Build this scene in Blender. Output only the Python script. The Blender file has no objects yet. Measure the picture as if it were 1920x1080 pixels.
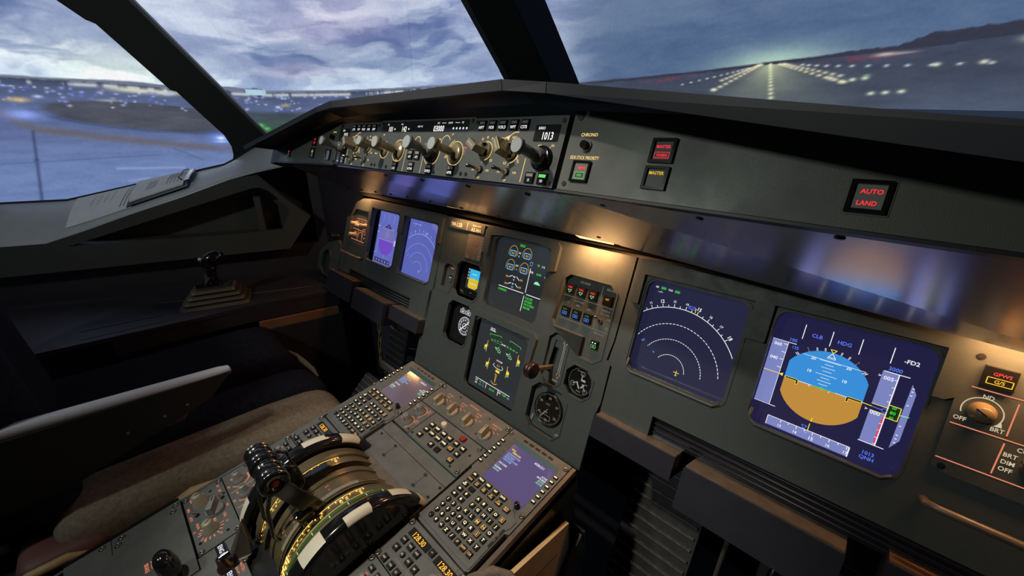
import bpy, bmesh, math, random
import numpy as np
from mathutils import Vector, Matrix, geometry
random.seed(7)
sc = bpy.context.scene
PI = math.pi
R_ = math.radians

# ------------------------------------------------------------------ camera
cam_d = bpy.data.cameras.new('camera'); cam = bpy.data.objects.new('camera', cam_d)
sc.collection.objects.link(cam); sc.camera = cam
cam_d.sensor_width = 36.0; cam_d.lens = 14.495; cam_d.clip_start = 0.02; cam_d.clip_end = 50
Rx = Vector((0.70708, 0.70713, -0.0005)); Ry = Vector((-0.24741, 0.24805, 0.93662)); Rz = Vector((0.66244, -0.66214, 0.35034))
cam.matrix_world = Matrix(((Rx.x, Ry.x, Rz.x, 0.62842), (Rx.y, Ry.y, Rz.y, -0.63131), (Rx.z, Ry.z, Rz.z, 1.31731), (0, 0, 0, 1)))

# ------------------------------------------------------------------ view + world
sc.view_settings.view_transform = 'Standard'
sc.view_settings.look = 'None'
sc.view_settings.exposure = 0.0
sc.view_settings.gamma = 1.0
sc.view_settings.use_curve_mapping = False
w = bpy.data.worlds.new('world'); sc.world = w; w.use_nodes = True
w.node_tree.nodes['Background'].inputs[0].default_value = (0.05, 0.055, 0.07, 1)
w.node_tree.nodes['Background'].inputs[1].default_value = 0.10

# ------------------------------------------------------------------ cabin dome light (behind the pilots, above)
def area_light(name, loc, target, size, power, col, sy=None, spread=None):
    l = bpy.data.lights.new(name, 'AREA'); l.energy = power; l.color = col; l.size = size
    if sy: l.shape = 'RECTANGLE'; l.size_y = sy
    if spread: l.spread = spread
    o = bpy.data.objects.new(name, l); sc.collection.objects.link(o); o.location = loc
    d = Vector(target) - Vector(loc); o.rotation_euler = d.to_track_quat('-Z', 'Y').to_euler()
    return o
area_light('dome_lamp', (-0.25, -1.75, 2.02), (0.1, -0.2, 1.0), 0.12, 6.6, (0.92, 1.0, 0.92))
sp = bpy.data.lights.new('pedestal_spot', 'SPOT'); sp.energy = 58; sp.color = (1.0, 0.93, 0.80); sp.spot_size = math.radians(46); sp.spot_blend = 0.6; sp.shadow_soft_size = 0.03
spo = bpy.data.objects.new('pedestal_spot', sp); sc.collection.objects.link(spo); spo.location = (-0.05, -1.0, 2.12)
spo.rotation_euler = (Vector((0.06, -0.19, 0.72)) - Vector((-0.05, -1.0, 2.12))).to_track_quat('-Z', 'Y').to_euler()

# ------------------------------------------------------------------ frames (mm in, metres out)
def frame(o, V, N):
    V = Vector(V).normalized(); N = Vector(N).normalized(); U = V.cross(N)
    return Matrix(((U.x, V.x, N.x, o[0]), (U.y, V.y, N.y, o[1]), (U.z, V.z, N.z, o[2]), (0, 0, 0, 1)))
FM = frame((0, 0, 1.0), (0, 0.309017, 0.951057), (0, -0.951057, 0.309017))               # main instrument panel
FP = frame((0, -0.119711, 0.725172), (0, 0.986374, 0.164521), (0, -0.164521, 0.986374))  # pedestal top
FF = frame((0, -0.226472, 1.296571), (0, 0.349459, 0.936952), (0, -0.936952, 0.349459))  # glareshield face
FW0 = (-1.17, -0.044, 0.765)                                                              # side wall, runs aft and outboard
WU = Vector((0.428, 0.904, 0)).normalized(); WN = Vector((WU.y, -WU.x, 0))
FW = Matrix(((WU.x, 0, WN.x, FW0[0]), (WU.y, 0, WN.y, FW0[1]), (0, 1, 0, FW0[2]), (0, 0, 0, 1)))
ID = Matrix.Identity(4)
def at(F, u, v, n=0, rot=0):
    return F @ Matrix.Translation((u * .001, v * .001, n * .001)) @ Matrix.Rotation(R_(rot), 4, 'Z')

# ------------------------------------------------------------------ materials
def lin(c):
    return tuple(((x / 255) / 12.92 if x / 255 <= 0.04045 else ((x / 255 + 0.055) / 1.055) ** 2.4) for x in c)
MATS = {}
def pmat(name, col, rough=0.6, metal=0.0, spec=0.5, noise=0.0, nscale=40, bump=0.0, bscale=300, worn=0.0, coat=0.0, sheen=0.0):
    m = bpy.data.materials.new(name); m.use_nodes = True; nt = m.node_tree; b = nt.nodes['Principled BSDF']
    b.inputs['Base Color'].default_value = (*col, 1); b.inputs['Roughness'].default_value = rough
    b.inputs['Metallic'].default_value = metal; b.inputs['Specular IOR Level'].default_value = spec
    if coat: b.inputs['Coat Weight'].default_value = coat; b.inputs['Coat Roughness'].default_value = 0.1
    if sheen: b.inputs['Sheen Weight'].default_value = sheen; b.inputs['Sheen Roughness'].default_value = 0.6
    tc = nt.nodes.new('ShaderNodeTexCoord')
    if noise or worn:
        n = nt.nodes.new('ShaderNodeTexNoise'); n.inputs['Scale'].default_value = nscale; n.inputs['Detail'].default_value = 5
        nt.links.new(tc.outputs['Object'], n.inputs['Vector'])
        r = nt.nodes.new('ShaderNodeValToRGB'); r.color_ramp.elements[0].position = 0.3; r.color_ramp.elements[1].position = 0.72
        r.color_ramp.elements[0].color = (*[c * (1 - noise) for c in col], 1); r.color_ramp.elements[1].color = (*[c * (1 + noise) for c in col], 1)
        nt.links.new(n.outputs['Fac'], r.inputs['Fac']); nt.links.new(r.outputs['Color'], b.inputs['Base Color'])
        if worn:
            mr = nt.nodes.new('ShaderNodeMapRange'); mr.inputs[1].default_value = 0.35; mr.inputs[2].default_value = 0.7
            mr.inputs[3].default_value = rough; mr.inputs[4].default_value = max(0.15, rough - worn)
            nt.links.new(n.outputs['Fac'], mr.inputs[0]); nt.links.new(mr.outputs[0], b.inputs['Roughness'])
    if bump:
        n2 = nt.nodes.new('ShaderNodeTexNoise'); n2.inputs['Scale'].default_value = bscale; n2.inputs['Detail'].default_value = 3
        nt.links.new(tc.outputs['Object'], n2.inputs['Vector'])
        bp = nt.nodes.new('ShaderNodeBump'); bp.inputs['Strength'].default_value = bump; bp.inputs['Distance'].default_value = 0.001
        nt.links.new(n2.outputs['Fac'], bp.inputs['Height']); nt.links.new(bp.outputs['Normal'], b.inputs['Normal'])
    MATS[name] = m; return m
def emat(name, rgb, s=1.0, gloss=False, base=None):
    m = bpy.data.materials.new(name); m.use_nodes = True; b = m.node_tree.nodes['Principled BSDF']
    c = lin(rgb)
    b.inputs['Base Color'].default_value = (*(base or (0.02, 0.02, 0.02)), 1)
    b.inputs['Roughness'].default_value = 0.12 if gloss else 0.5
    b.inputs['Specular IOR Level'].default_value = 0.5 if gloss else 0.3
    b.inputs['Emission Color'].default_value = (*c, 1); b.inputs['Emission Strength'].default_value = s
    MATS[name] = m; return m
pmat('panel', (0.053, 0.063, 0.062), 0.55, noise=0.10, nscale=60, bump=0.12, bscale=900, worn=0.12)
pmat('panel_pedestal', (0.100, 0.106, 0.103), 0.55, noise=0.16, nscale=35, bump=0.10, bscale=900, worn=0.12)
pmat('panel_glare', (0.082, 0.088, 0.072), 0.50, noise=0.14, nscale=14, bump=0.15, bscale=1200, worn=0.20)
pmat('fcu_panel', (0.060, 0.066, 0.066), 0.5, noise=0.10, nscale=40, bump=0.08, bscale=900)
pmat('teal_edge', (0.045, 0.085, 0.085), 0.5)
pmat('edge_worn', (0.115, 0.095, 0.078), 0.35, noise=0.2, nscale=60)
pmat('black', (0.006, 0.006, 0.007), 0.45)
pmat('black_gloss', (0.008, 0.008, 0.009), 0.14, spec=0.6)
pmat('black_metal', (0.012, 0.012, 0.013), 0.25, spec=0.6)
pmat('dark_screw', (0.03, 0.028, 0.025), 0.35, metal=0.6)
pmat('screw_steel', (0.25, 0.23, 0.2), 0.3, metal=0.9)
pmat('chrome', (0.62, 0.62, 0.6), 0.16, metal=1.0)
pmat('soffit', (0.66, 0.66, 0.76), 0.25, metal=1.0, noise=0.08, nscale=6, worn=0.04)
pmat('hood', (0.024, 0.024, 0.029), 0.42, spec=0.5, bump=0.1, bscale=1500)
pmat('hood_edge', (0.032, 0.032, 0.039), 0.5)
pmat('pillar', (0.0045, 0.0047, 0.006), 0.6, spec=0.3)
pmat('pillar_edge', (0.06, 0.06, 0.065), 0.5)
pmat('sill', (0.50, 0.51, 0.52), 0.36, noise=0.08, nscale=10)
pmat('sidewall', (0.045, 0.048, 0.044), 0.55, noise=0.1, nscale=12)
pmat('console', (0.024, 0.021, 0.029), 0.5, noise=0.1, nscale=20, bump=0.15, bscale=500)
pmat('navy_box', (0.022, 0.021, 0.030), 0.45, noise=0.1, nscale=30)
pmat('bellows', (0.085, 0.075, 0.050), 0.45)
pmat('knob_grey', (0.19, 0.195, 0.19), 0.35, spec=0.6)
pmat('knob_beige', (0.30, 0.27, 0.20), 0.4)
pmat('knob_brown', (0.16, 0.12, 0.07), 0.35)
pmat('knob_bronze_lit', (0.34, 0.28, 0.17), 0.25, spec=0.8, metal=0.4)  # golden light from the lit legends is mixed into this bronze
pmat('knob_cap', (0.30, 0.33, 0.34), 0.4)
pmat('drum', (0.20, 0.165, 0.10), 0.36, metal=0.6, noise=0.12, nscale=30)  # brass tone takes in the warm light of the glowing scales
pmat('drum_brass', (0.42, 0.36, 0.16), 0.24, metal=0.8)
pmat('green_band', (0.05, 0.13, 0.03), 0.3)
pmat('cream', (0.62, 0.58, 0.46), 0.45)
pmat('white_paint', (0.55, 0.55, 0.52), 0.5)
pmat('paper', (0.86, 0.87, 0.87), 0.7, noise=0.05, nscale=30)
pmat('paper_warm', (0.62, 0.46, 0.25), 0.6, noise=0.12, nscale=25)
pmat('ink', (0.12, 0.13, 0.15), 0.7)
pmat('fabric_navy', (0.010, 0.012, 0.020), 0.95, spec=0.1, noise=0.3, nscale=90, bump=0.4, bscale=500)
pmat('sheepskin', (0.155, 0.13, 0.10), 0.95, spec=0.1, noise=0.22, nscale=120, bump=0.9, bscale=420)
pmat('seat_shell', (0.10, 0.035, 0.03), 0.6, noise=0.3, nscale=10)
pmat('seat_metal', (0.018, 0.017, 0.017), 0.4, metal=0.3)
pmat('arm_pad', (0.46, 0.48, 0.56), 0.5, bump=0.25, bscale=800)
pmat('rubber', (0.028, 0.028, 0.028), 0.6, noise=0.25, nscale=60, bump=0.4, bscale=300)
pmat('rubber_rib', (0.085, 0.085, 0.083), 0.55, noise=0.35, nscale=90)
pmat('tan_leather', (0.36, 0.25, 0.12), 0.6, noise=0.2, nscale=40)
pmat('wood', (0.20, 0.10, 0.05), 0.5, noise=0.25, nscale=15)
pmat('floor', (0.03, 0.03, 0.033), 0.8, noise=0.3, nscale=30)
pmat('rear_wall', (0.10, 0.09, 0.08), 0.7, noise=0.2, nscale=6)
pmat('red_brown', (0.022, 0.009, 0.008), 0.35)
pmat('copper_wire', (0.30, 0.22, 0.10), 0.4)
pmat('key_black', (0.012, 0.010, 0.010), 0.35)
pmat('key_white', (0.62, 0.52, 0.46), 0.5)
pmat('key_red', (0.22, 0.02, 0.025), 0.5)
pmat('lens_grey', (0.22, 0.215, 0.19), 0.3)  # grey raised to include the sheen on the lenses
# lit legends, lamps and screens
emat('leg_yel', (250, 212, 130), 1.05)
emat('leg_gold', (255, 208, 105), 1.9)
emat('leg_cream', (232, 214, 178), 0.75)
emat('leg_org', (236, 138, 104), 0.85)
emat('leg_dim', (150, 140, 120), 0.55)
emat('leg_key', (255, 232, 178), 1.7)
emat('leg_key_o', (255, 196, 110), 1.0)
emat('led_amber', (255, 180, 50), 1.2)
emat('led_white', (240, 240, 235), 1.2)
emat('lamp_red', (255, 40, 60), 1.1)
emat('placard_red_glow', (200, 40, 50), 0.5)  # red placard lettering, given a faint glow of its own
emat('lamp_amber', (235, 190, 40), 1.0)
emat('lamp_green', (110, 230, 110), 0.9)
emat('lamp_green_dim', (60, 150, 60), 0.7)
emat('lamp_blue', (70, 130, 255), 1.2)
emat('win_black', (4, 4, 5), 1.0, gloss=True)
emat('scr_nd', (34, 34, 62), 1.0, gloss=True)
emat('scr_pfd', (30, 28, 64), 1.0, gloss=True)
emat('scr_dark', (34, 38, 42), 1.0, gloss=True)
emat('scr_left', (96, 104, 186), 1.0, gloss=True)  # oblique-view panel glow put into the left displays' colours
emat('scr_left2', (88, 98, 178), 1.0, gloss=True)
emat('scr_mcdu', (84, 72, 118), 1.0, gloss=True)
emat('scr_mcdu_left', (96, 78, 88), 1.0, gloss=True)  # purple browned by the orange reflection, put into the emission
emat('s_white', (245, 245, 250), 1.0)
emat('s_grey', (120, 130, 168), 1.0)
emat('s_tape', (122, 130, 190), 1.0)
emat('s_green', (60, 220, 60), 1.0)
emat('s_lgreen', (150, 235, 170), 1.0)
emat('s_amber', (225, 180, 80), 1.0)
emat('s_yellow', (250, 225, 60), 1.0)
emat('s_blue', (90, 120, 245), 1.0)
emat('s_cyan', (120, 190, 250), 1.0)
emat('s_sky', (50, 140, 214), 1.0)
emat('s_earth', (190, 138, 58), 1.0)
emat('s_red', (230, 50, 80), 1.0)
emat('s_isis_sky', (50, 180, 225), 1.0)
emat('s_isis_gnd', (215, 185, 40), 1.0)
emat('s_l_sky', (112, 108, 176), 1.0)
emat('s_l_gnd', (108, 70, 190), 1.0)
emat('s_l_white', (170, 180, 235), 1.0)
emat('s_l_dark', (50, 55, 100), 1.0)
emat('s_black', (6, 6, 10), 1.0)
emat('s_box', (16, 44, 20), 1.0)

# ------------------------------------------------------------------ mesh builder (all numbers in millimetres)
_tc = {}
def text_geo(s):
    if s in _tc: return _tc[s]
    c = bpy.data.curves.new('t', 'FONT'); c.body = s; c.resolution_u = 2; c.size = 1; c.offset = 0.014
    o = bpy.data.objects.new('t', c); sc.collection.objects.link(o)
    dg = bpy.context.evaluated_depsgraph_get()
    me = bpy.data.meshes.new_from_object(o.evaluated_get(dg))
    vs = [(v.co.x, v.co.y) for v in me.vertices]; fs = [tuple(p.vertices) for p in me.polygons]
    bpy.data.objects.remove(o); bpy.data.curves.remove(c); bpy.data.meshes.remove(me)
    if vs:
        x0 = min(v[0] for v in vs); x1 = max(v[0] for v in vs)
    else: x0 = x1 = 0
    _tc[s] = (vs, fs, x0, x1); return _tc[s]
CAPH = 0.73
class MB:
    def __init__(s, M=None): s.v = []; s.f = []; s.fm = []; s.fs = []; s.M = M or ID
    def add(s, vs, fs, m, smooth=False, M=None):
        o = len(s.v); T = s.M @ M if M is not None else s.M
        for p in vs: s.v.append(tuple(T @ Vector(p)))
        for f in fs: s.f.append([i + o for i in f]); s.fm.append(m); s.fs.append(smooth)
        return s
    def box(s, x, y, z, sx, sy, sz, m, rot=0, taper=0.0, M=None):
        a, b, c = sx / 2, sy / 2, sz / 2; t = 1 - taper
        vs = [(-a, -b, -c), (a, -b, -c), (a, b, -c), (-a, b, -c), (-a * t, -b * t, c), (a * t, -b * t, c), (a * t, b * t, c), (-a * t, b * t, c)]
        T = Matrix.Translation((x, y, z)) @ Matrix.Rotation(R_(rot), 4, 'Z')
        if M is not None: T = T @ M
        return s.add([T @ Vector(v) for v in vs], [(0, 3, 2, 1), (4, 5, 6, 7), (0, 1, 5, 4), (1, 2, 6, 5), (2, 3, 7, 6), (3, 0, 4, 7)], m)
    def prism(s, poly, z0, z1, m, holes=(), mside=None, cap0=True, inset=0.0):
        loops = [poly] + list(holes); flat = [p for l in loops for p in l]
        tris = geometry.tessellate_polygon([[Vector((p[0], p[1], 0)) for p in l] for l in loops])
        n = len(flat); cx = sum(p[0] for p in poly) / len(poly); cy = sum(p[1] for p in poly) / len(poly)
        top = [(p[0], p[1], z1) for p in flat]
        if inset:
            top = [(p[0] - inset * (1 if p[0] > cx else -1), p[1] - inset * (1 if p[1] > cy else -1), z1) for p in flat]
        vs = [(p[0], p[1], z0) for p in flat] + top
        fs = []
        for t in tris:
            a, b, c = (flat[i] for i in t)
            ccw = (b[0] - a[0]) * (c[1] - a[1]) - (b[1] - a[1]) * (c[0] - a[0]) > 0
            t = tuple(t) if ccw else tuple(t[::-1])
            fs.append(tuple(i + n for i in t))
            if cap0: fs.append(t[::-1])
        s.add(vs, fs, m)
        o = 0; fs = []
        for k, l in enumerate(loops):
            L = len(l); area = sum(l[i][0] * l[(i + 1) % L][1] - l[(i + 1) % L][0] * l[i][1] for i in range(L))
            out = (area > 0) == (k == 0)
            for i in range(L):
                j = (i + 1) % L; q = (o + i, o + j, o + j + n, o + i + n)
                fs.append(q if out else q[::-1])
            o += L
        return s.add(vs, fs, mside or m)
    def cyl(s, x, y, z0, z1, r, m, r1=None, seg=24, M=None, cap=True, smooth=True):
        r1 = r if r1 is None else r1; T = Matrix.Translation((x, y, 0))
        if M is not None: T = T @ M
        ring = lambda rr, z: [T @ Vector((rr * math.cos(2 * PI * i / seg), rr * math.sin(2 * PI * i / seg), z)) for i in range(seg)]
        vs = ring(r, z0) + ring(r1, z1)
        s.add(vs, [(i, (i + 1) % seg, (i + 1) % seg + seg, i + seg) for i in range(seg)], m, smooth)
        if cap: s.add(vs, [tuple(range(seg))[::-1], tuple(range(seg, 2 * seg))], m)
        return s
    def lathe(s, prof, m, seg=28, M=None, smooth=True):
        T = M if M is not None else ID; vs = []; fs = []
        for r, z in prof:
            for i in range(seg): vs.append(T @ Vector((r * math.cos(2 * PI * i / seg), r * math.sin(2 * PI * i / seg), z)))
        for k in range(len(prof) - 1):
            for i in range(seg):
                j = (i + 1) % seg; fs.append((k * seg + i, k * seg + j, (k + 1) * seg + j, (k + 1) * seg + i))
        return s.add(vs, fs, m, smooth)
    def tube(s, pts, r, m, seg=8, smooth=True):
        pts = [Vector(p) for p in pts]; vs = []; fs = []; up = None
        for k, p in enumerate(pts):
            d = (pts[min(k + 1, len(pts) - 1)] - pts[max(k - 1, 0)]).normalized()
            if up is None: up = Vector((0, 0, 1)) if abs(d.z) < 0.9 else Vector((1, 0, 0))
            a = d.cross(up).normalized(); b = a.cross(d).normalized(); up = b
            rr = r[k] if isinstance(r, (list, tuple)) else r
            for i in range(seg): t = 2 * PI * i / seg; vs.append(p + a * rr * math.cos(t) + b * rr * math.sin(t))
        for k in range(len(pts) - 1):
            for i in range(seg):
                j = (i + 1) % seg; fs.append((k * seg + i, (k + 1) * seg + i, (k + 1) * seg + j, k * seg + j))
        fs.append(tuple(range(seg))); fs.append(tuple(range((len(pts) - 1) * seg, len(pts) * seg))[::-1])
        return s.add(vs, fs, m, smooth)
    def poly(s, pts, z, m):
        flat = [Vector((p[0], p[1], 0)) for p in pts]
        tr = geometry.tessellate_polygon([flat]); fs = []
        for t in tr:
            a, b, c = (pts[i] for i in t)
            fs.append(tuple(t) if (b[0] - a[0]) * (c[1] - a[1]) - (b[1] - a[1]) * (c[0] - a[0]) > 0 else tuple(t[::-1]))
        return s.add([(p[0], p[1], z) for p in pts], fs, m)
    def rect(s, x0, y0, x1, y1, z, m): return s.poly([(x0, y0), (x1, y0), (x1, y1), (x0, y1)], z, m)
    def line(s, x0, y0, x1, y1, wd, z, m):
        d = Vector((x1 - x0, y1 - y0)); 
        if d.length < 1e-6: return s
        n = Vector((-d.y, d.x)).normalized() * wd / 2
        return s.poly([(x0 - n.x, y0 - n.y), (x1 - n.x, y1 - n.y), (x1 + n.x, y1 + n.y), (x0 + n.x, y0 + n.y)], z, m)
    def pline(s, pts, wd, z, m, close=False):
        q = list(pts) + ([pts[0]] if close else [])
        for a, b in zip(q, q[1:]): s.line(a[0], a[1], b[0], b[1], wd, z, m)
        return s
    def arc(s, x, y, r, a0, a1, wd, z, m, seg=None, dash=0, ry=None):
        ry = ry or r; seg = seg or max(6, int(abs(a1 - a0) / 6)); vs = []; 
        for i in range(seg + 1):
            t = R_(a0 + (a1 - a0) * i / seg)
            for q in (-wd / 2, wd / 2): vs.append((x + (r + q) * math.cos(t), y + (ry + q) * math.sin(t), z))
        fs = []
        for i in range(seg):
            if dash and i % dash == dash - 1: continue
            q = (2 * i, 2 * i + 1, 2 * i + 3, 2 * i + 2)
            fs.append(q if a1 > a0 else q[::-1])
        fs = [f if a1 < a0 else f for f in fs]
        s.add(vs, [tuple(f) for f in fs], m); return s
    def frame_(s, x0, y0, x1, y1, wd, z, m): return s.pline([(x0, y0), (x1, y0), (x1, y1), (x0, y1)], wd, z, m, True)
    def text(s, t, x, y, h, m, z, rot=0, al='c', wx=1.0):
        vs, fs, x0, x1 = text_geo(t); k = h / CAPH
        ox = {'c': (x0 + x1) / 2, 'l': x0, 'r': x1}[al]; c, q = math.cos(R_(rot)), math.sin(R_(rot)); o = []
        for a, b in vs:
            X = (a - ox) * k * wx; Y = b * k - h / 2; o.append((x + X * c - Y * q, y + X * q + Y * c, z))
        return s.add(o, fs, m)
    def build(s, name, parent=None, M=None, bevel=0, smooth_angle=None, subsurf=0):
        me = bpy.data.meshes.new(name)
        me.from_pydata([(a * .001, b * .001, c * .001) for a, b, c in s.v], [], s.f)
        names = []
        for m in s.fm:
            if m not in names: names.append(m)
        for n in names: me.materials.append(MATS[n])
        me.polygons.foreach_set('material_index', [names.index(m) for m in s.fm])
        me.polygons.foreach_set('use_smooth', s.fs)
        me.update()
        o = bpy.data.objects.new(name, me); sc.collection.objects.link(o)
        if parent is not None: o.parent = parent
        if M is not None: o.matrix_local = M
        if bevel:
            b = o.modifiers.new('bevel', 'BEVEL'); b.width = bevel * .001; b.segments = 2; b.limit_method = 'ANGLE'; b.angle_limit = R_(35)
        if subsurf:
            b = o.modifiers.new('sub', 'SUBSURF'); b.levels = subsurf; b.render_levels = subsurf
        return o
def tag(o, label=None, cat=None, group=None, kind=None):
    if label: o['label'] = label
    if cat: o['category'] = cat
    if group: o['group'] = group
    if kind: o['kind'] = kind
    return o
def thing(name, label, cat, M=ID, group=None):
    e = bpy.data.objects.new(name, None); e.empty_display_size = 0.02; sc.collection.objects.link(e); e.matrix_world = M
    return tag(e, label, cat, group)
def struct(name, mb, M=None, bevel=0): return tag(mb.build(name, None, M, bevel), kind='structure')
def copy_tree(o, parent=None):
    c = o.copy(); sc.collection.objects.link(c)
    if parent is not None: c.parent = parent
    for ch in list(o.children): copy_tree(ch, c)
    return c
def circ(x, y, r, n=24, ry=None, a0=0): return [(x + r * math.cos(a0 + 2 * PI * i / n), y + (ry or r) * math.sin(a0 + 2 * PI * i / n)) for i in range(n)]
def rrect(x0, y0, x1, y1, r, k=5):
    o = []
    for cx, cy, a in ((x1 - r, y1 - r, 0), (x0 + r, y1 - r, 90), (x0 + r, y0 + r, 180), (x1 - r, y0 + r, 270)):
        for i in range(k + 1): t = R_(a + 90 * i / k); o.append((cx + r * math.cos(t), cy + r * math.sin(t)))
    return o
def cham(x0, y0, x1, y1, c, cs=(1, 1, 1, 1)):   # corners order: tr, tl, bl, br
    o = []
    o += [(x1, y1 - c), (x1 - c, y1)] if cs[0] else [(x1, y1)]
    o += [(x0 + c, y1), (x0, y1 - c)] if cs[1] else [(x0, y1)]
    o += [(x0, y0 + c), (x0 + c, y0)] if cs[2] else [(x0, y0)]
    o += [(x1 - c, y0), (x1, y0 + c)] if cs[3] else [(x1, y0)]
    return o
def screw(mb, x, y, z, r=3, m='dark_screw'):
    mb.cyl(x, y, z, z + 1.0, r, m, seg=12); mb.box(x, y, z + 1.05, r * 1.5, r * .35, 0.3, 'black', rot=35)
def dzus(parent, x, y, z=0, r=4.2):
    mb = MB(); mb.lathe([(r, 0), (r, 1.4), (r * .8, 2.0), (r * .55, 2.0), (r * .5, 1.0), (0.01, 1.0)], 'screw_steel', seg=16)
    mb.box(0, 0, 1.6, r * 1.0, r * .25, 0.8, 'black', rot=40)
    mb.lathe([(r * 1.25, .1), (r * 1.02, .1)], 'black', seg=16)
    return mb.build('fastener', parent, Matrix.Translation((x * .001, y * .001, z * .001)))
#%%BODY
# ================================================================== OUTSIDE: the simulator's curved projection screen
def vnoise(x, y, seed=0):
    xi = np.floor(x).astype(int); yi = np.floor(y).astype(int); fx = x - xi; fy = y - yi
    fx = fx * fx * (3 - 2 * fx); fy = fy * fy * (3 - 2 * fy)
    def h(a, b):
        q = np.sin(a * 127.1 + b * 311.7 + seed * 74.7) * 43758.5453; return q - np.floor(q)
    return (h(xi, yi) * (1 - fx) + h(xi + 1, yi) * fx) * (1 - fy) + (h(xi, yi + 1) * (1 - fx) + h(xi + 1, yi + 1) * fx) * fy
def fbm(x, y, seed=0, o=5):
    r = 0; a = .5
    for k in range(o): r = r + a * vnoise(x * 2 ** k, y * 2 ** k, seed + k); a *= .5
    return r / (1 - .5 ** o)
def sstep(a, b, x): t = np.clip((x - a) / (b - a), 0, 1); return t * t * (3 - 2 * t)
def build_screen():
    R = 3.0; cx, cy = 0.0, -0.63
    az = np.concatenate([np.arange(-160, -113, 3.0), np.arange(-112, 42.01, 0.11), np.arange(45, 100, 5.0)]); hh = np.concatenate([np.arange(0.55, 2.26, 0.0058), np.array([2.5, 2.9, 3.5, 4.2])]); A0 = 16 * 1
    A, H = np.meshgrid(az, hh); n = A.size
    # picture being projected: colours in display values
    hor = np.interp(A, [-100, -93.7, -86, -81, -76, -70, -60, -50, -41, -27, -12, -4, 3, 8, 20], [1.600, 1.600, 1.603, 1.592, 1.592, 1.588, 1.607, 1.640, 1.672, 1.652, 1.683, 1.700, 1.706, 1.708, 1.709])
    e = H - hor
    t = sstep(-36, -22, A)[..., None]           # left part bright day, right part dusk
    sl = np.array([172, 186, 212.]) + np.zeros(A.shape + (3,)); sr = np.array([98, 118, 150.]) + np.zeros(A.shape + (3,))
    sl = sl + sstep(.10, .5, e)[..., None] * np.array([-6, -8, -4.])
    sky = sl * (1 - t) + sr * t
    wa = (fbm(A * .15, e * 8, 3) - .5) * 6; we = (fbm(A * .2 + 5, e * 10, 4) - .5) * .12
    c1 = fbm((A + wa) * .10 + 3, (e + we) * 8, 1, 6); c2 = fbm((A + wa) * .30, (e + we) * 20, 5, 5); c3 = fbm((A + wa) * .06 + 9, (e + we) * 4.5, 9, 5)
    lum = (c1 - .5) * 1.0 + (c2 - .5) * .9
    amp = np.array([60, 56, 42.]) * (1 - t) + np.array([22, 20, 16.]) * t
    sky = sky + lum[..., None] * amp
    bil = (sstep(.50, .60, c1) - .5)[..., None] * (1 - t); sky = sky + bil * np.array([26, 25, 16.])
    dk = sstep(.52, .36, c3)[..., None]; sky = sky - dk * (np.array([44, 38, 28.]) * (1 - t) + np.array([12, 10, 8.]) * t)
    pink = np.exp(-((A + 60) / 9) ** 2 - ((e - .43) / .20) ** 2)[..., None]; sky = sky + pink * np.array([14, 3, 2.])
    pink = np.exp(-((A + 66) / 4) ** 2 - ((e - .14) / .05) ** 2)[..., None]; sky = sky + pink * np.array([34, 20, 12.])
    glow = np.exp(-((A + 84) / 6) ** 2 - ((e - .06) / .14) ** 2)[..., None]; sky = sky + glow * np.array([52, 50, 18.])
    brt = np.exp(-((A + 92) / 3.5) ** 2 - ((e - .13) / .05) ** 2)[..., None]; sky = sky + brt * np.array([60, 56, 40.]) * sstep(.42, .62, c2)[..., None]
    gd = np.exp(-((A + 4.4) / 5.5) ** 2 - (e / .085) ** 2)[..., None]; sky = sky + gd * np.array([84, 92, 44.])
    base = np.exp(-(e / .08) ** 2)[..., None] * (1 - t); sky = sky + base * np.array([8, 12, 14.])
    # ground
    d = np.clip(-e, 0, 2)
    gl = np.array([94, 108, 148.]) + np.zeros_like(sky); far = np.exp(-d / .055)[..., None]
    gl = gl * (1 - far * .38) + np.array([8, 8, 4]) * far
    near = sstep(.18, .5, d)[..., None]; gl = gl + near * np.array([16, 22, 30.])
    gl = gl + ((fbm(A * .5, H * 40, 21) - .5) * 20)[..., None]
    # brown taxiway sweep and the dark oval island
    xs = [-97, -94.7, -93.9, -92.4, -87.3, -82.2, -77.3, -72]; ys = [1.47, 1.414, 1.370, 1.329, 1.285, 1.246, 1.218, 1.20]
    sw = np.interp(A, xs, ys); b = np.exp(-((H - sw - .012) / .020) ** 2)[..., None] * sstep(-70, -78, A)[..., None]
    gl = gl * (1 - b * .55) + np.array([112, 92, 78.]) * b * .55
    ox = (A + 82.0) / 9.6; ox = np.where(A > -82, (A + 82) / 12.5, ox); oy = (H - (1.446 - (A + 90) * .004)) / .078
    ov = sstep(1.12, .9, ox * ox + oy * oy)[..., None]
    gl = gl * (1 - ov * .9) + (np.array([76, 78, 88.]) + ((fbm(A * .3, H * 30, 31) - .5) * 34)[..., None]) * ov * .9
    rim = np.exp(-((np.sqrt(ox * ox + oy * oy) - 1.08) / .07) ** 2)[..., None] * (H < 1.45)[..., None]; gl = gl - rim * 22
    # cracks and painted marks on the apron
    def seg(x0, y0, x1, y1, wx, col, k):
        nonlocal gl
        L2 = ((x1 - x0) / 10) ** 2 + (y1 - y0) ** 2 + 1e-9
        tt = np.clip((((A - x0) / 10) * (x1 - x0) / 10 + (H - y0) * (y1 - y0)) / L2, 0, 1)
        dd = np.sqrt((((A - x0) - tt * (x1 - x0)) * .052) ** 2 + (H - y0 - tt * (y1 - y0)) ** 2)
        m = (np.exp(-(dd / wx) ** 2) * k)[..., None]; gl = gl * (1 - m) + np.array(col, float) * m
    seg(-92.9, 1.33, -93.4, 1.18, .007, (60, 68, 104), .75); seg(-93.4, 1.18, -94.2, .95, .008, (60, 68, 104), .75)
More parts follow.
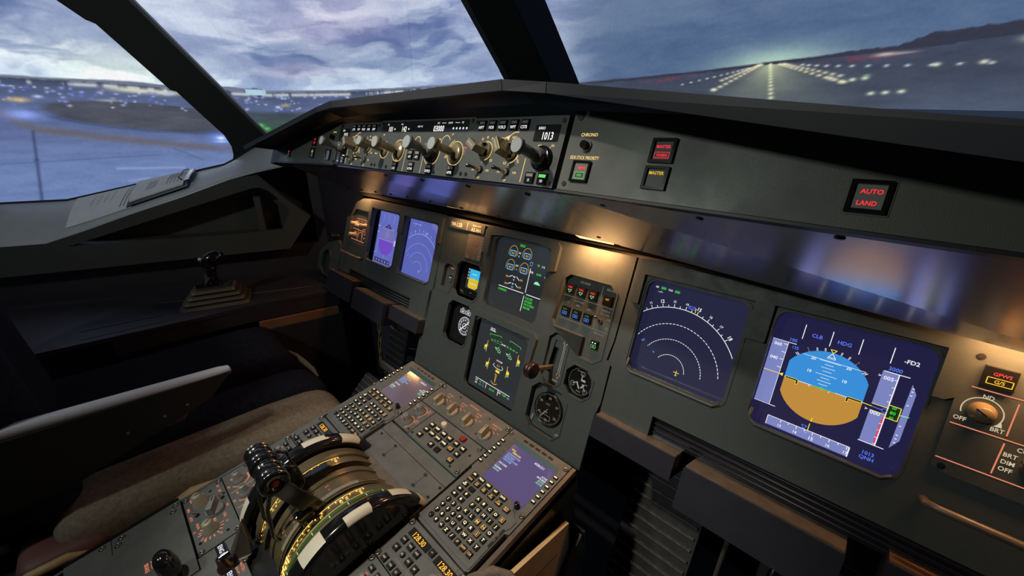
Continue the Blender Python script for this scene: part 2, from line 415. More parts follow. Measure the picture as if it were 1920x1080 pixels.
    seg(-97, 1.16, -82.9, 1.191, .004, (86, 98, 146), .6); seg(-81.4, 1.229, -78.6, 1.151, .004, (80, 90, 138), .7)
    seg(-87.2, 1.116, -80.9, 1.107, .008, (146, 160, 206), .8); seg(-86.5, 1.035, -84.6, 1.05, .007, (146, 160, 206), .6)
    gr = sstep(-76, -73, A) * sstep(1.48, 1.44, H); gr = gr[..., None]
    gl = gl * (1 - gr) + (np.array([66, 78, 86.]) + ((fbm(A * .5, H * 40, 91) - .5) * 22)[..., None] + (sstep(1.44, 1.33, H) * 1.0)[..., None] * np.array([-4, 10, -12.])) * gr
    grn = np.array([66, 74, 90.]) + np.zeros_like(sky) + np.exp(-d / .1)[..., None] * np.array([0, 0, 4.]) + ((fbm(A * .4, H * 30, 41) - .5) * 16)[..., None]
    grn = grn + (np.exp(-((A - 12) / 6) ** 2) * sstep(.12, .28, d))[..., None] * np.array([14, 16, 22.])
    cone = np.exp(-((A + 4.2) / (1.2 + d * 26)) ** 2) * np.exp(-d / .14); grn = grn + cone[..., None] * np.array([112, 112, 60.])
    gl = gl * (1 - t) + grn * t
    # hills, treeline and terminal strip
    hill = .008 +   .012 * np.exp(-((A + 74) / 2.4) ** 2) + .008 * np.exp(-((A + 83) / 3) ** 2) + .006 * fbm(A * .8, A * 0, 51) + sstep(6, 9, A) * .035 + .012 * fbm(A * 2.5, A * 0, 3) * sstep(-2, 4, A)
    hm = (sstep(hill + .004, hill - .004, e) * (e > -.004))[..., None]
    hc = np.array([112, 118, 140.]) * (1 - t) + np.array([56, 58, 74.]) * t
    pic = np.where((e > 0)[..., None], sky, gl); pic = pic * (1 - hm) + hc * hm
    tr = (sstep(.006, .0, np.abs(e + .004)) * sstep(.42, .55, fbm(A * 1.3, A * 0, 61)))[..., None] * (1 - t); pic = pic * (1 - tr * .8) + np.array([52, 62, 76.]) * tr * .8
    bd = (np.exp(-((e + .018) / .011) ** 2) * sstep(.40, .55, fbm(A * 1.1 + 7, A * 0, 71)) * sstep(-98, -92, A))[..., None] * (1 - t)
    pic = pic * (1 - bd) + np.array([196, 200, 206.]) * bd
    bd2 = (np.exp(-((e + .030) / .016) ** 2) * np.exp(-((A + 82.5) / 3.4) ** 4))[..., None]; pic = pic * (1 - bd2) + np.array([214, 214, 196.]) * bd2
    hg = ((np.abs(A + 71.2) < 1.15) & (e > -.022) & (e < .026 - .01 * np.abs(A + 71.2)))[..., None]
    pic = np.where(hg, np.array([176, 206, 222.]) - (e > .012)[..., None] * np.array([90, 90, 80.]), pic)
    rb = (np.exp(-((e + .022) / .014) ** 2) * (np.exp(-((A + 15.5) / 3) ** 2) + np.exp(-((A - 4) / 3) ** 2)) * sstep(.35, .6, fbm(A * 2, H * 60, 81)))[..., None]
    pic = pic * (1 - rb * .6) + np.array([140, 66, 80.]) * rb * .6
    # lamps on the field
    def blob(a, h, ra, rh, col, k=1.0):
        i0 = int(np.searchsorted(az, a - 5 * ra)); i1 = int(np.searchsorted(az, a + 5 * ra)) + 1
        S = (slice(None), slice(i0, i1)); g = np.exp(-((A[S] - a) / ra) ** 2 - ((H[S] - h) / rh) ** 2)[..., None] * k
        pic[S] = pic[S] * (1 - g) + np.array(col, float) * g
    rnd = random.Random(4)
    for k in range(170):
        a = rnd.uniform(-96, -55); dd = .035 + .10 * rnd.random() ** 1.6; h0 = np.interp(a, [-93, -80, -66, -50], [1.6, 1.592, 1.60, 1.64]) - dd
        blob(a, h0, rnd.uniform(.10, .22), rnd.uniform(.003, .007), rnd.choice([(190, 200, 255), (110, 120, 235), (160, 165, 250), (215, 220, 240)]), rnd.uniform(.5, .95))
    for a, h, ra, rh, c in ((-93.1, 1.417, .5, .013, (200, 220, 255)), (-93.1, 1.417, 1.6, .03, (140, 160, 235)), (-93.1, 1.492, .8, .012, (225, 190, 130)), (-91.6, 1.512, .35, .008, (205, 215, 255)),
                            (-76.25, 1.289, 1.3, .04, (120, 150, 240)), (-76.2, 1.291, .45, .012, (235, 250, 255)), (-76.2, 1.268, .7, .006, (190, 215, 255)), (-68.9, 1.494, .3, .008, (225, 240, 255)),
                            (-67.9, 1.508, .5, .010, (190, 170, 100)), (-71.5, 1.372, .5, .014, (110, 235, 110)), (-70.7, 1.352, .4, .010, (100, 210, 100)), (-86.2, 1.505, 1.0, .006, (170, 170, 175))):
        blob(a, h, ra, rh, c, .9)
    for k in range(15):
        s_ = (k / 14) ** 1.9
        blob(-4.3 + .7 * s_, 1.697 - .18 * s_, .16 + .12 * s_, .004 + .004 * s_, (225, 232, 190), .95)
        blob(-3.4 + 6.2 * s_, 1.694 - .118 * s_, .18 + .14 * s_, .004 + .003 * s_, (235, 225, 180), .95)
        blob(-5.2 - 4.6 * s_, 1.700 - .122 * s_, .18 + .14 * s_, .004 + .003 * s_, (235, 225, 180), .95)
        blob(-3.0 + 5.4 * s_, 1.694 - .085 * s_, .18 + .1 * s_, .004 + .002 * s_, (235, 225, 190), .9)
        blob(-5.4 - 3.7 * s_, 1.700 - .070 * s_, .18 + .1 * s_, .004 + .002 * s_, (235, 225, 190), .9)
        if k > 2: blob(-2 + 15 * s_, 1.690 - .082 * s_ ** .7, .22, .005, (215, 225, 225), .9); blob(-6 - 7.6 * s_, 1.690 - .07 * s_, .18, .004, (225, 225, 205), .9)
    for a, h in ((-9.9, 1.58), (2.6, 1.58), (3.5, 1.585), (4.5, 1.588), (5.3, 1.513), (6.4, 1.513), (7.6, 1.514), (1.6, 1.60), (13.8, 1.40), (16.4, 1.40), (9.5, 1.622), (12.5, 1.615)):
        blob(a, h, .30, .008, (232, 232, 205), .95)
    blob(15.2, 1.69, .9, .014, (240, 238, 210), .95); blob(5.6, 1.690, .8, .008, (220, 214, 205), .8); blob(6.9, 1.688, 1.0, .005, (190, 185, 185), .7)
    blob(4.6, 1.60, .3, .006, (120, 190, 130), .8)
    # stitch where two projector images meet
    pic -= (np.exp(-((A + 50.7) / .10) ** 2) * (e > 0) * 9)[..., None]
    pic = np.clip(pic, 3, 250) / 255; L = np.where(pic <= .04045, pic / 12.92, ((pic + .055) / 1.055) ** 2.4)
    me = bpy.data.meshes.new('projection_screen')
    ar = np.radians(A.ravel()); co = np.stack([cx + R * np.sin(ar), cy + R * np.cos(ar), H.ravel()], 1)
    na, nh = len(az), len(hh); idx = np.arange(n).reshape(nh, na)
    q = np.stack([idx[:-1, :-1], idx[1:, :-1], idx[1:, 1:], idx[:-1, 1:]], -1).reshape(-1, 4)
    me.vertices.add(n); me.vertices.foreach_set('co', co.ravel()); me.loops.add(q.size); me.loops.foreach_set('vertex_index', q.ravel())
    me.polygons.add(len(q)); me.polygons.foreach_set('loop_start', np.arange(0, q.size, 4)); me.polygons.foreach_set('loop_total', np.full(len(q), 4)); me.update(calc_edges=True)
    at_ = me.color_attributes.new('picture', 'FLOAT_COLOR', 'POINT')
    at_.data.foreach_set('color', np.concatenate([L.reshape(-1, 3), np.ones((n, 1))], 1).ravel())
    m = bpy.data.materials.new('projected_image'); m.use_nodes = True; nt = m.node_tree; nt.nodes.clear()
    out = nt.nodes.new('ShaderNodeOutputMaterial'); em = nt.nodes.new('ShaderNodeEmission'); va = nt.nodes.new('ShaderNodeVertexColor'); va.layer_name = 'picture'
    # faint woven grain of the screen cloth
    tc = nt.nodes.new('ShaderNodeTexCoord'); nz = nt.nodes.new('ShaderNodeTexNoise'); nz.inputs['Scale'].default_value = 55; nz.inputs['Detail'].default_value = 4
    mr = nt.nodes.new('ShaderNodeMapRange'); mr.inputs[3].default_value = .88; mr.inputs[4].default_value = 1.12
    nt.links.new(tc.outputs['Object'], nz.inputs['Vector']); nt.links.new(nz.outputs['Fac'], mr.inputs[0]); nt.links.new(mr.outputs[0], em.inputs['Strength'])
    nt.links.new(va.outputs[0], em.inputs[0]); nt.links.new(em.outputs[0], out.inputs[0]); me.materials.append(m)
    o = bpy.data.objects.new('projection_screen', me); sc.collection.objects.link(o)
    tag(o, 'huge curved simulator screen beyond the windows showing a cloudy dusk airfield and lit runway', 'screen')
build_screen()

# ================================================================== SHELL
mb = MB(); mb.box(0, -700, -6, 3000, 2600, 12, 'floor'); struct('floor', mb)
mb = MB(); mb.box(0, -1250, 2250, 3000, 1700, 40, 'rear_wall'); struct('ceiling', mb)
mb = MB(); mb.box(0, -2080, 1125, 3000, 40, 2250, 'rear_wall'); struct('wall_rear', mb)
mb = MB(); mb.box(1460, -1150, 1125, 40, 1840, 2250, 'rear_wall'); struct('wall_right', mb)
mb = MB(); mb.box(-1840, -1500, 1125, 40, 1160, 2250, 'rear_wall'); struct('wall_left', mb)
# closed nose bulkhead below the windows, in front of the foot wells
mb = MB(); mb.box(0, 560, 600, 3000, 40, 1200, 'black'); struct('wall_front', mb)

# centre window pillar, raked aft as it rises
mb = MB(); b = [(-70, 40), (-42, 26), (50, 40), (52, 134), (-60, 134)]; vs = []
for z, dy in ((1330, 87), (1440, -10), (1980, -500)):
    vs += [(x, y + dy, z) for x, y in b]
fs = []
for k in range(2):
    for i in range(5): j = (i + 1) % 5; fs.append((k * 5 + i, k * 5 + j, k * 5 + 5 + j, k * 5 + 5 + i))
mb.add(vs, fs, 'pillar'); mb.add(vs, [(0, 1, 6, 5)], 'pillar_edge'); struct('trim_1', mb, bevel=2)
# left pillar between windshield and sliding window (local frame of the side wall)
mb = MB()
outer = [(-640, 968), (-579, 917), (-560, 914), (-389, 706), (-371, 700), (-300, 610), (-250, 548), (-233, 505), (-233, 474), (-240, 448), (-180, 470), (-70, 500), (-60, 520), (-107, 544), (-443, 985), (-620, 1240), (-840, 1240)]
mb.prism(outer, -210, -150, 'pillar'); struct('trim_2', mb, FW, bevel=6)
mb = MB(); mb.prism([(-107, 544), (-443, 985), (-620, 1240), (-608, 1240), (-431, 988), (-94, 546)], -200, -152, 'pillar_edge'); struct('trim_3', mb, FW, bevel=1)
mb = MB(); mb.prism([(-1500, 1180), (-600, 1180), (-600, 1500), (-1500, 1500)], -260, -120, 'pillar'); struct('trim_4', mb, FW)
# brow above the windshields
mb = MB(); mb.box(0, -420, 2060, 3000, 200, 380, 'pillar'); struct('trim_5', mb)

# side wall: sill ledge, fascia with its map pocket
def wp(s, z, n): return (s, z, n)
mb = MB()
top = [(-1500, 318, -165), (-994, 314, -160), (-806, 317, -155), (-700, 340, -152), (-536, 376, -151), (-274, 433, -150), (-240, 450, -150), (-150, 500, -146), (-30, 545, -120)]
edge = [(-1500, 208, 40), (-990, 208, 40), (-800, 211, 40), (-690, 245, 40), (-540, 296, 40), (-381, 346, 40), (-217, 404, 40), (-131, 425, 30), (-30, 445, 10)]
K = 6; vs = []; 
for i in range(K + 1):
    t = i / K
    for a, b_ in zip(top, edge):
        p = [a[j] * (1 - t) + b_[j] * t for j in range(3)]; p[1] += 10 * math.sin(PI * t) * (1 if i else 0); vs.append(p)
L = len(top); fs = [(i * L + j, (i + 1) * L + j, (i + 1) * L + j + 1, i * L + j + 1) for i in range(K) for j in range(L - 1)]
mb.add(vs, fs, 'sill', True)
mb.add([(a[0], a[1], a[2]) for a in top] + [(a[0], a[1] + 7, a[2] - 4) for a in top], [(j, j + 1, j + 1 + L, j + L) for j in range(L - 1)], 'black')
# rounded lip rolling over the ledge front
vs = []
for (s_, z_, n_) in edge:
    for k in range(5): t = R_(90 * k / 4); vs.append((s_, z_ - 10 + 10 * math.cos(t), n_ + 8 * math.sin(t)))
mb.add(vs, [(j * 5 + k, j * 5 + k + 1, (j + 1) * 5 + k + 1, (j + 1) * 5 + k) for j in range(L - 1) for k in range(4)], 'sill', True)
outl = [(-1500, 198), (-990, 198), (-800, 201), (-690, 235), (-540, 286), (-381, 336), (-217, 394), (-131, 408), (-60, 330), (33, 242), (-62, 117), (-504, 106), (-957, 95), (-1500, 92)]
pocket = [(-745, 186), (-600, 228), (-400, 288), (-148, 361), (-125, 361), (-97, 347), (-66, 312), (-39, 272), (-77, 196), (-300, 190)]
mb.prism(outl, 18, 48, 'sidewall', holes=[pocket])
mb.prism([(p[0], p[1]) for p in [(-790, 160), (-790, 205), (-600, 250), (-140, 385), (0, 280), (-40, 170)]], -52, -50, 'sidewall')
struct('wall_side', mb, FW, bevel=1.5)
# pocket divider and lower tray
mb = MB(); mb.box(-150, 250, -10, 22, 150, 60, 'sidewall'); mb.box(-420, 185, 5, 720, 8, 70, 'sidewall'); struct('trim_6', mb, FW)
# wall below the fascia down to the console
mb = MB(); mb.prism([(-1500, -780), (60, -780), (60, 120), (-1500, 120)], -60, -20, 'console'); struct('wall_lower', mb, FW)

# ================================================================== GLARESHIELD
hood = thing('glareshield_hood', 'long dark angled glareshield hood lip overhanging the lit control panels', 'hood')
LIPT = [(-705, -316, 1287), (-311, -262, 1369), (-241, -262, 1377), (241, -262, 1377), (311, -262, 1369), (760, -312, 1309)]
LIPB = [(-703, -314, 1278), (-311, -263, 1359), (-243, -262, 1365), (243, -262, 1365), (311, -263, 1358), (760, -311, 1288)]
BACK = [(-760, 150, 1245), (-330, 200, 1335), (-245, 205, 1345), (245, 205, 1345), (330, 200, 1335), (900, 150, 1240)]
UND = [(-760, -185, 1345 - 12), (-330, -182, 1352), (-245, -182, 1354), (245, -182, 1354), (330, -182, 1352), (900, -182, 1345)]
UND = [(-740, -232, 1296), (-330, -200, 1350), (-245, -198, 1354), (245, -198, 1354), (330, -200, 1350), (860, -215, 1318)]
for i, nm in enumerate(('left wing section', None, 'centre section', None, 'right wing section')):
    mb = MB(); g = 0.6
    def P_(L, k, s): 
        a = Vector(L[i]); b_ = Vector(L[i + 1]); d = (b_ - a).normalized() * g; return tuple(a + d) if s == 0 else tuple(b_ - d)
    a0, a1 = P_(LIPT, i, 0), P_(LIPT, i, 1); b0, b1 = P_(LIPB, i, 0), P_(LIPB, i, 1); c0, c1 = P_(BACK, i, 0), P_(BACK, i, 1); u0, u1 = P_(UND, i, 0), P_(UND, i, 1)
    def dn(p, q=0): return (p[0], p[1], p[2] - q)
    mid0 = tuple((Vector(b0) + Vector(u0)) / 2 + Vector((0, 0, 6))); mid1 = tuple((Vector(b1) + Vector(u1)) / 2 + Vector((0, 0, 6)))
    vs = [b0, b1, a0, a1, c0, c1, u0, u1, mid0, mid1, dn(c0, 30), dn(c1, 30)]
    mb.add(vs, [(0, 1, 3, 2)], 'hood_edge'); mb.add(vs, [(2, 3, 5, 4), (4, 5, 11, 10), (10, 11, 7, 6)], 'hood'); mb.add(vs, [(8, 9, 1, 0), (6, 7, 9, 8)], 'hood', True)
    mb.add(vs, [(0, 2, 4, 10, 6, 8), (1, 9, 7, 11, 5, 3)], 'hood_edge')
    mb.build('hood_section', hood, bevel=0.8)

# wall strip closing the gap under the windshields, in front of the panel
mb = MB(); mb.box(0, 300, 1110, 2400, 20, 200, 'black'); struct('trim_7', mb)

def face_panel(name, label, x0, x1, y0, y1, mat='panel_glare', ex=None):
    t = thing(name, label, 'panel', FF)
    return t
# outer glareshield panels
def lit_button(t, x, y, w_, h, m='black_gloss', face='black', legends=(), name='push_button', z=0, label=None):
    """square legend button with a raised rim; legends: (text, dx, dy, h, mat, boxed)"""
    mb = MB()
    mb.prism([(x - w_ / 2, y - h / 2), (x + w_ / 2, y - h / 2), (x + w_ / 2, y + h / 2), (x - w_ / 2, y + h / 2)], z, z + 3.2, m, holes=[[(x - w_ * .38, y - h * .38), (x + w_ * .38, y - h * .38), (x + w_ * .38, y + h * .38), (x - w_ * .38, y + h * .38)]])
    mb.rect(x - w_ * .38, y - h * .38, x + w_ * .38, y + h * .38, z + 1.2, face)
    for L in legends:
        tx, dx, dy, hh, mt = L[:5]; wx = L[6] if len(L) > 6 else 1.0
        if tx: mb.text(tx, x + dx, y + dy, hh, mt, z + 1.5, wx=wx)
        if len(L) > 5 and L[5]: bw, bh = L[5]; mb.frame_(x + dx - bw / 2, y + dy - bh / 2, x + dx + bw / 2, y + dy + bh / 2, .45, z + 1.5, mt)
    o = mb.build(name, t, bevel=.5)
    if label: o['label'] = label
    return o
gr = thing('warning_console', 'grey right-hand glareshield panel with master warning and auto land lights', 'panel', FF)
mb = MB(); mb.prism([(313, -43), (700, -50), (700, 18), (560, 33), (313, 49)], -14, 0, 'panel_glare'); mb.box(506, -48.5, -6, 390, 3, 14, 'black', rot=-1.0)
screw(mb, 322, -36, 0, 3); screw(mb, 322, 41, 0, 4, 'black'); mb.build('face_plate', gr, bevel=.8)
mb = MB(); mb.text('CHRONO', 340, 21, 3.9, 'leg_yel', .3, wx=.95); mb.text('SIDE STICK PRIORITY', 341, -5, 3.9, 'leg_yel', .3, wx=.78); mb.build('lettering', gr)
mb = MB(); mb.cyl(340, 8, 0, 2, 7, 'edge_worn'); mb.cyl(340, 8, 2, 8, 5, 'black_gloss', r1=4.4); mb.build('chrono_button', gr)
def arrow_l(mb, x, y, s, m, z): mb.poly([(x - s, y), (x - s * .2, y + s * .5), (x - s * .2, y + s * .17), (x + s, y + s * .17), (x + s, y - s * .17), (x - s * .2, y - s * .17), (x - s * .2, y - s * .5)], z, m)
def fo_button(t, x, y, mirror=False):
    mb = MB(); mb.prism(rrect(x - 12, y - 12, x + 12, y + 12, 1), 0, 3, 'black_gloss', holes=[rrect(x - 9.6, y - 9.6, x + 9.6, y + 9.6, .6)])
    mb.rect(x - 9.6, y - 9.6, x + 9.6, y + 9.6, 1.2, 'lens_grey'); arrow_l(mb, x + 1, y + 4, 5.2, 'lamp_red', 1.5)
    mb.rect(x - 6, y - 7.5, x + 6, y - 1, 1.45, 's_box'); mb.frame_(x - 6, y - 7.5, x + 6, y - 1, .5, 1.5, 'lamp_green'); mb.text('F/O' if not mirror else 'CAPT', x, y - 4.2, 3.2, 'lamp_green', 1.55, wx=.9)
    mb.build('priority_light', t)
fo_button(gr, 341, -21)
lit_button(gr, 432, 5, 25, 24, face='black', legends=[('MASTER', 0, 4, 3.1, 'lamp_red', None, .95), ('WARN', 0, -4.4, 3.1, 'lamp_red', (15, 5.6), .85)], name='warning_light')
lit_button(gr, 432, -22, 25, 23, face='black', legends=[('MASTER', 0, 5, 3.3, 'lamp_amber', None, .95)], name='caution_light')
lit_button(gr, 597, -24, 24, 24, face='lens_grey', legends=[('AUTO', 1, 4, 3.4, 'lamp_red', None, 1), ('LAND', 0, -4.5, 3.4, 'lamp_red', None, .95)], name='autoland_light')
# thin rim strip around the auto land window
mb = MB(); mb.prism(rrect(583, -37.5, 611, -10.5, 1), -.2, .6, 'edge_worn', holes=[rrect(585, -36, 609, -12, 1)]); mb.build('bezel', gr)
gl_ = thing('warning_console', 'far left grey glareshield panel with small red and white lights', 'panel', FF)
mb = MB(); mb.prism([(-672, -54), (-313, -44), (-313, 49), (-560, 22), (-672, -14)], -14, 0, 'panel_glare'); mb.box(-492, -51.5, -5, 358, 3, 14, 'black', rot=1.6); screw(mb, -320, -38, 0, 4, 'black')
mb.prism([(-745, -62), (-674, -54), (-674, -2), (-745, -20)], -40, -2, 'hood_edge'); mb.build('face_plate', gl_, bevel=.8)
lit_button(gl_, -440, 5, 22, 24, face='black', legends=[('MASTER', 0, 4, 3, 'lamp_red', None, .9), ('WARN', 0, -4, 3, 'lamp_red', (15, 5.6), .8)], name='warning_light')
lit_button(gl_, -442, -24, 22, 24, face='knob_cap', legends=[('MASTER', 0, 4, 3, 'lamp_amber', None, .9)], name='caution_light')
lit_button(gl_, -601, -28, 24, 22, face='knob_cap', legends=[('AUTO', 0, 4, 3.2, 'lamp_red', None, 1)], name='autoland_light')
lit_button(gl_, -352, -25, 24, 24, face='knob_cap', legends=[('', 0, 0, 3, 'lamp_red')], name='priority_light')
mb = MB(); mb.cyl(-341, 14, 0, 8, 6, 'black_gloss', r1=5); mb.text('CHRONO', -340, 26, 3, 'leg_yel', .3, wx=.9); mb.build('chrono_button', gl_)

# ---- knobs on the FCU
def knob_long(t, x, y, capr, stemr, L, base=True, ring=16, mat='knob_grey', cap='knob_cap', name='selector_knob', tilt=0):
    mb = MB(); M_ = Matrix.Translation((x, y, 0))
    prof = [(ring, 0), (ring, 4), (ring * .96, 6), (ring * .8, 7)] if base else [(stemr + 2, 0), (stemr + 2, 2)]
    if base: mb.lathe(prof + [(stemr + 3.5, 7)], 'black_gloss', M=M_)
    z0 = 7 if base else 2
    mb.lathe([(stemr + 3.5, z0), (stemr + 3.5, z0 + 8), (stemr + 1, z0 + 10), (stemr, z0 + 11), (stemr * .92, L - 9), (capr, L - 7), (capr, L - .8), (capr - .8, L)], mat, M=M_)
    mb.lathe([(capr - .8, L), (0.01, L + .05)], cap, M=M_)
    return mb.build(name, t)
def ringarc(mb, x, y, r, a0, a1, wd=1.1, m='leg_yel', ry=None): mb.arc(x, y, r, a0, a1, wd, .35, m, ry=ry)
def small_btn(t, x, y, w_=13, h=14, txt='', top=None, m='s_white', name='push_button', th=2.6):
    mb = MB(); mb.prism([(x - w_ / 2, y - h / 2), (x + w_ / 2, y - h / 2), (x + w_ / 2, y + h / 2), (x - w_ / 2, y + h / 2)], 0, 3.4, 'black_gloss', inset=.9)
    mb.rect(x - w_ * .34, y + h * .08, x + w_ * .34, y + h * .34, 3.5, top or 'lens_grey')
    if txt: mb.text(txt, x, y - h * .2, th, m, 3.55, wx=.85)
    return mb.build(name, t)
def toggle(t, x, y, dx=-9, dy=1, name='toggle_switch'):
    mb = MB(); mb.lathe([(7.6, 0.3), (7.2, .6), (5.4, .7)], 'leg_yel', M=Matrix.Translation((x, y, 0))); mb.cyl(x, y, 0, 1.2, 5.8, 'black_gloss')
    mb.tube([(x, y, 0), (x + dx * .5, y + dy * .5, 11), (x + dx, y + dy, 20)], [2.6, 2.2, 2.8], 'chrome'); mb.cyl(x, y, 0, 4, 3.6, 'drum_brass', seg=14)
    return mb.build(name, t)

def efis(x0, label, left=False):
    t = thing('efis_control_panel', label, 'panel', at(FF, x0, 0))
    s = 85.0; mb = MB()
    mb.prism([(-s, -43), (s, -43), (s, 44), (-s, 44)], -12, 0.8, 'fcu_panel')
    for a, b_ in ((-s + 6, 38), (s - 7, 38), (-s + 6, -37), (s - 7, -37)): screw(mb, a, b_, .8, 3, 'black')
    mb.build('face_plate', t, bevel=.6)
    q = MB(); q.M = Matrix.Translation((0, 0, .9)); k = -1 if False else 1
    # window
    wx = 56 if not left else -62
    mb = MB(); mb.prism(rrect(wx - 20, 12, wx + 20, 33, 2), .6, 1.3, 'win_black'); mb.text('BARO' if not left else 'QNH', wx - 9, 28.8, 3.6, 's_white', 1.5, wx=.85); mb.text('1013', wx + 3, 19.3, 9.6, 'led_white', 1.5, wx=.74); mb.build('readout_window', t)
    kx = wx + 4 if not left else wx + 8
    bx = [-66, -45, -24, -3, 17] if not left else [-22, -1, 20, 41, 62]
    for x, n_ in zip(bx, ('CSTR', 'WPT', 'VOR.D', 'NDB', 'ARPT')): small_btn(t, x, 33, 15, 15, ('ARPT', 'NDB', 'VOR.D', 'WPT', 'CSTR')[bx.index(x)] if not left else n_, th=4.2)
    rx, mx = (-48, 2) if not left else (52, 0)
    for x, big, rr in ((rx, False, 13), (mx, True, 15)):
        ringarc(q, x, -2, rr, -80, 100)
        mb = MB(); mb.lathe([(11.5, .8), (11.5, 5), (10, 6)], 'knob_bronze_lit', M=Matrix.Translation((x, -2, 0)))
        mb.box(x - 4, -1, 16, 11, 22, 22, 'knob_bronze_lit', rot=35 if big else 60, taper=.12); mb.box(x - 4, -1, 27.1, 2.0, 15, .5, 'knob_cap', rot=35 if big else 60); mb.build('selector_knob', t, bevel=1.2)
    for tx, a, r in (('20', 125, 20), ('40', 95, 19), ('80', 62, 19), ('160', 20, 20), ('320', -40, 20)): q.text(tx, rx + r * math.cos(R_(a)), -2 + r * math.sin(R_(a)), 3.6, 'leg_yel', .35, wx=.8)
    q.text('ROSE', mx - 19, 15, 4.0, 'leg_yel', .35, wx=.75); q.text('NAV', mx + 1, 17, 3.8, 'leg_yel', .35, wx=.8); q.text('ARC', mx + 19, 10, 3.8, 'leg_yel', .35, wx=.8); q.text('PLAN', mx + 16, -12, 3.6, 'leg_yel', .35, wx=.8, rot=-60); q.text('ILS', mx - 6, -17, 3.6, 'leg_yel', .35)
    q.arc(mx + 4, 8, 16, 80, 150, 1.1, .35, 'leg_yel'); q.poly([(mx - 16, 17), (mx - 8, 20), (mx - 9, 13)], .35, 'leg_yel')
    for i, x in enumerate((-50, 3) if not left else (-6, 46)):
        toggle(t, x, -29); q.text('12'[i], x, -18.5, 3.2, 'leg_yel', .35); q.text('ADF', x - 15, -29, 3.2, 'leg_yel', .35, wx=.8); q.text('VOR', x + 14.5, -29, 3.2, 'leg_yel', .35, wx=.8); q.text('OFF', x - .5, -40, 3.0, 'leg_yel', .35, wx=.8)
    lx = 31.5 if not left else -36; q.line(lx, -10, lx, -40, 1.1, .35, 'leg_yel')
    knob_long(t, kx - 1, -9, 9.2, 6.8, 50, ring=15.5, name='baro_knob')
    q.text('inHg', kx - 10, 7.5, 3.0, 'leg_yel', .35, wx=.8); q.text('hPa', kx + 11, 7.5, 3.0, 'leg_yel', .35, wx=.8); q.line(kx + 6, 3, kx + 8, 6, .7, .35, 'leg_yel')
    if left: q.text('QFE', kx - 2, 13, 3.2, 'leg_yel', .35)
    for i, x in enumerate((47, 68) if not left else (-70, -51)):
        small_btn(t, x, -33.5, 16, 15, 'FD' if (i == 1) != left else 'LS', top='lamp_green' if i == 1 and not left else None, th=3.4)
    q.build('lettering', t)
    return t
efis(221, 'right-hand control panel beside the altitude window, its small display reading 1013')
efis(-221, 'left-hand control panel on the glareshield with a jutting grey baro knob', True)

fcu = thing('autopilot_control_panel', 'middle glareshield panel with four long knobs below a wide black digit window', 'panel', FF)
mb = MB(); mb.prism([(-136, -43.5), (136, -43.5), (136, 46), (-136, 46)], -12, 0.8, 'fcu_panel')
for a in (-131, 130): screw(mb, a, 41, .8, 3, 'black'); screw(mb, a, -37, .8, 3, 'black')
screw(mb, -88, -38, .8, 3, 'black'); screw(mb, 62, -39, .8, 3, 'black'); mb.build('face_plate', fcu, bevel=.6)
mb = MB(); mb.prism(rrect(-131, 25, 123, 43, 2), .6, 1.3, 'win_black')
for tx, x, y, h, m in (('SPD', -109, 38.5, 2.6, 's_white'), ('101', -98, 30.3, 9.4, 'led_white'), ('HDG', -62, 38.5, 2.6, 's_white'), ('142', -52, 30.3, 9.4, 'led_white'), ('HDG  V/S', -4, 34, 3.0, 's_white'), ('ALT', 47, 38.8, 2.8, 's_white'), ('LVL/CH', 78, 38.8, 2.8, 's_white'), ('V/S', 108, 38.8, 2.8, 's_white'), ('03000', 50, 30.3, 9.6, 'led_white')): mb.text(tx, x, y, h, m, 1.5, wx=.86)
mb.line(56, 38.6, 67, 38.6, .6, 1.5, 's_white'); mb.line(90, 38.6, 101, 38.6, .6, 1.5, 's_white')
for x in (88, 96, 104, 112, 120, -84, -38): mb.cyl(x, 30, 1.4, 1.5, 1.7, 'led_white', seg=10)
mb.build('readout_window', fcu)
q = MB(); q.M = Matrix.Translation((0, 0, .9))
for x, capr, stemr, L, ring, blk in ((-106, 8.5, 5.5, 52, 13, False), (-57, 10, 7, 48, 17, False), (46, 10.5, 7.2, 50, 18.5, True), (106, 9.5, 6.2, 46, 16, False)):
    ringarc(q, x, -8, ring + 2, -170, 150 if x < 100 else 185)
    if blk: knob_long(fcu, x, -8, capr, stemr, L, ring=ring - 2)
    else:
        mb = MB(); M_ = Matrix.Translation((x, -8, 0)); mb.lathe([(ring - 1, .8), (ring - 1, 3), (ring - 3, 5), (stemr, 6), (stemr, 14), (stemr * .86, L - 12), (capr, L - 9), (capr, L - .8), (capr - .8, L)], 'knob_bronze_lit', M=M_); mb.lathe([(capr - .8, L), (.01, L)], 'knob_cap', M=M_); mb.build('selector_knob', fcu)
ringarc(q, -131, 6, 8, 0, 360); ringarc(q, -2, 9, 8, -60, 200); ringarc(q, 76, 8, 11, 20, 200); q.arc(106, -8, 21, 110, 200, 1.1, .35, 'leg_yel')
for tx, x, y in (('100', 36, 12), ('1000', 60, 13), ('UP', 90, 21), ('DN', 84, -14), ('SPD', -118, 20), ('MACH', -134, -15), ('TRK', -20, 14), ('PULL', -57, -25)): q.text(tx, x, y, 3.2, 'leg_yel', .35, wx=.8)
for k, tx in enumerate(('METRIC', 'ALT', 'FT')): q.text(tx, 127, 1 - k * 4.5, 3.4, 'leg_org', .35, wx=.6)
q.line(-31, 11, -31, -43, 1.3, .35, 'leg_cream'); q.line(23.5, -10, 23.5, -43, 1.3, .35, 'leg_cream')
q.build('lettering', fcu)
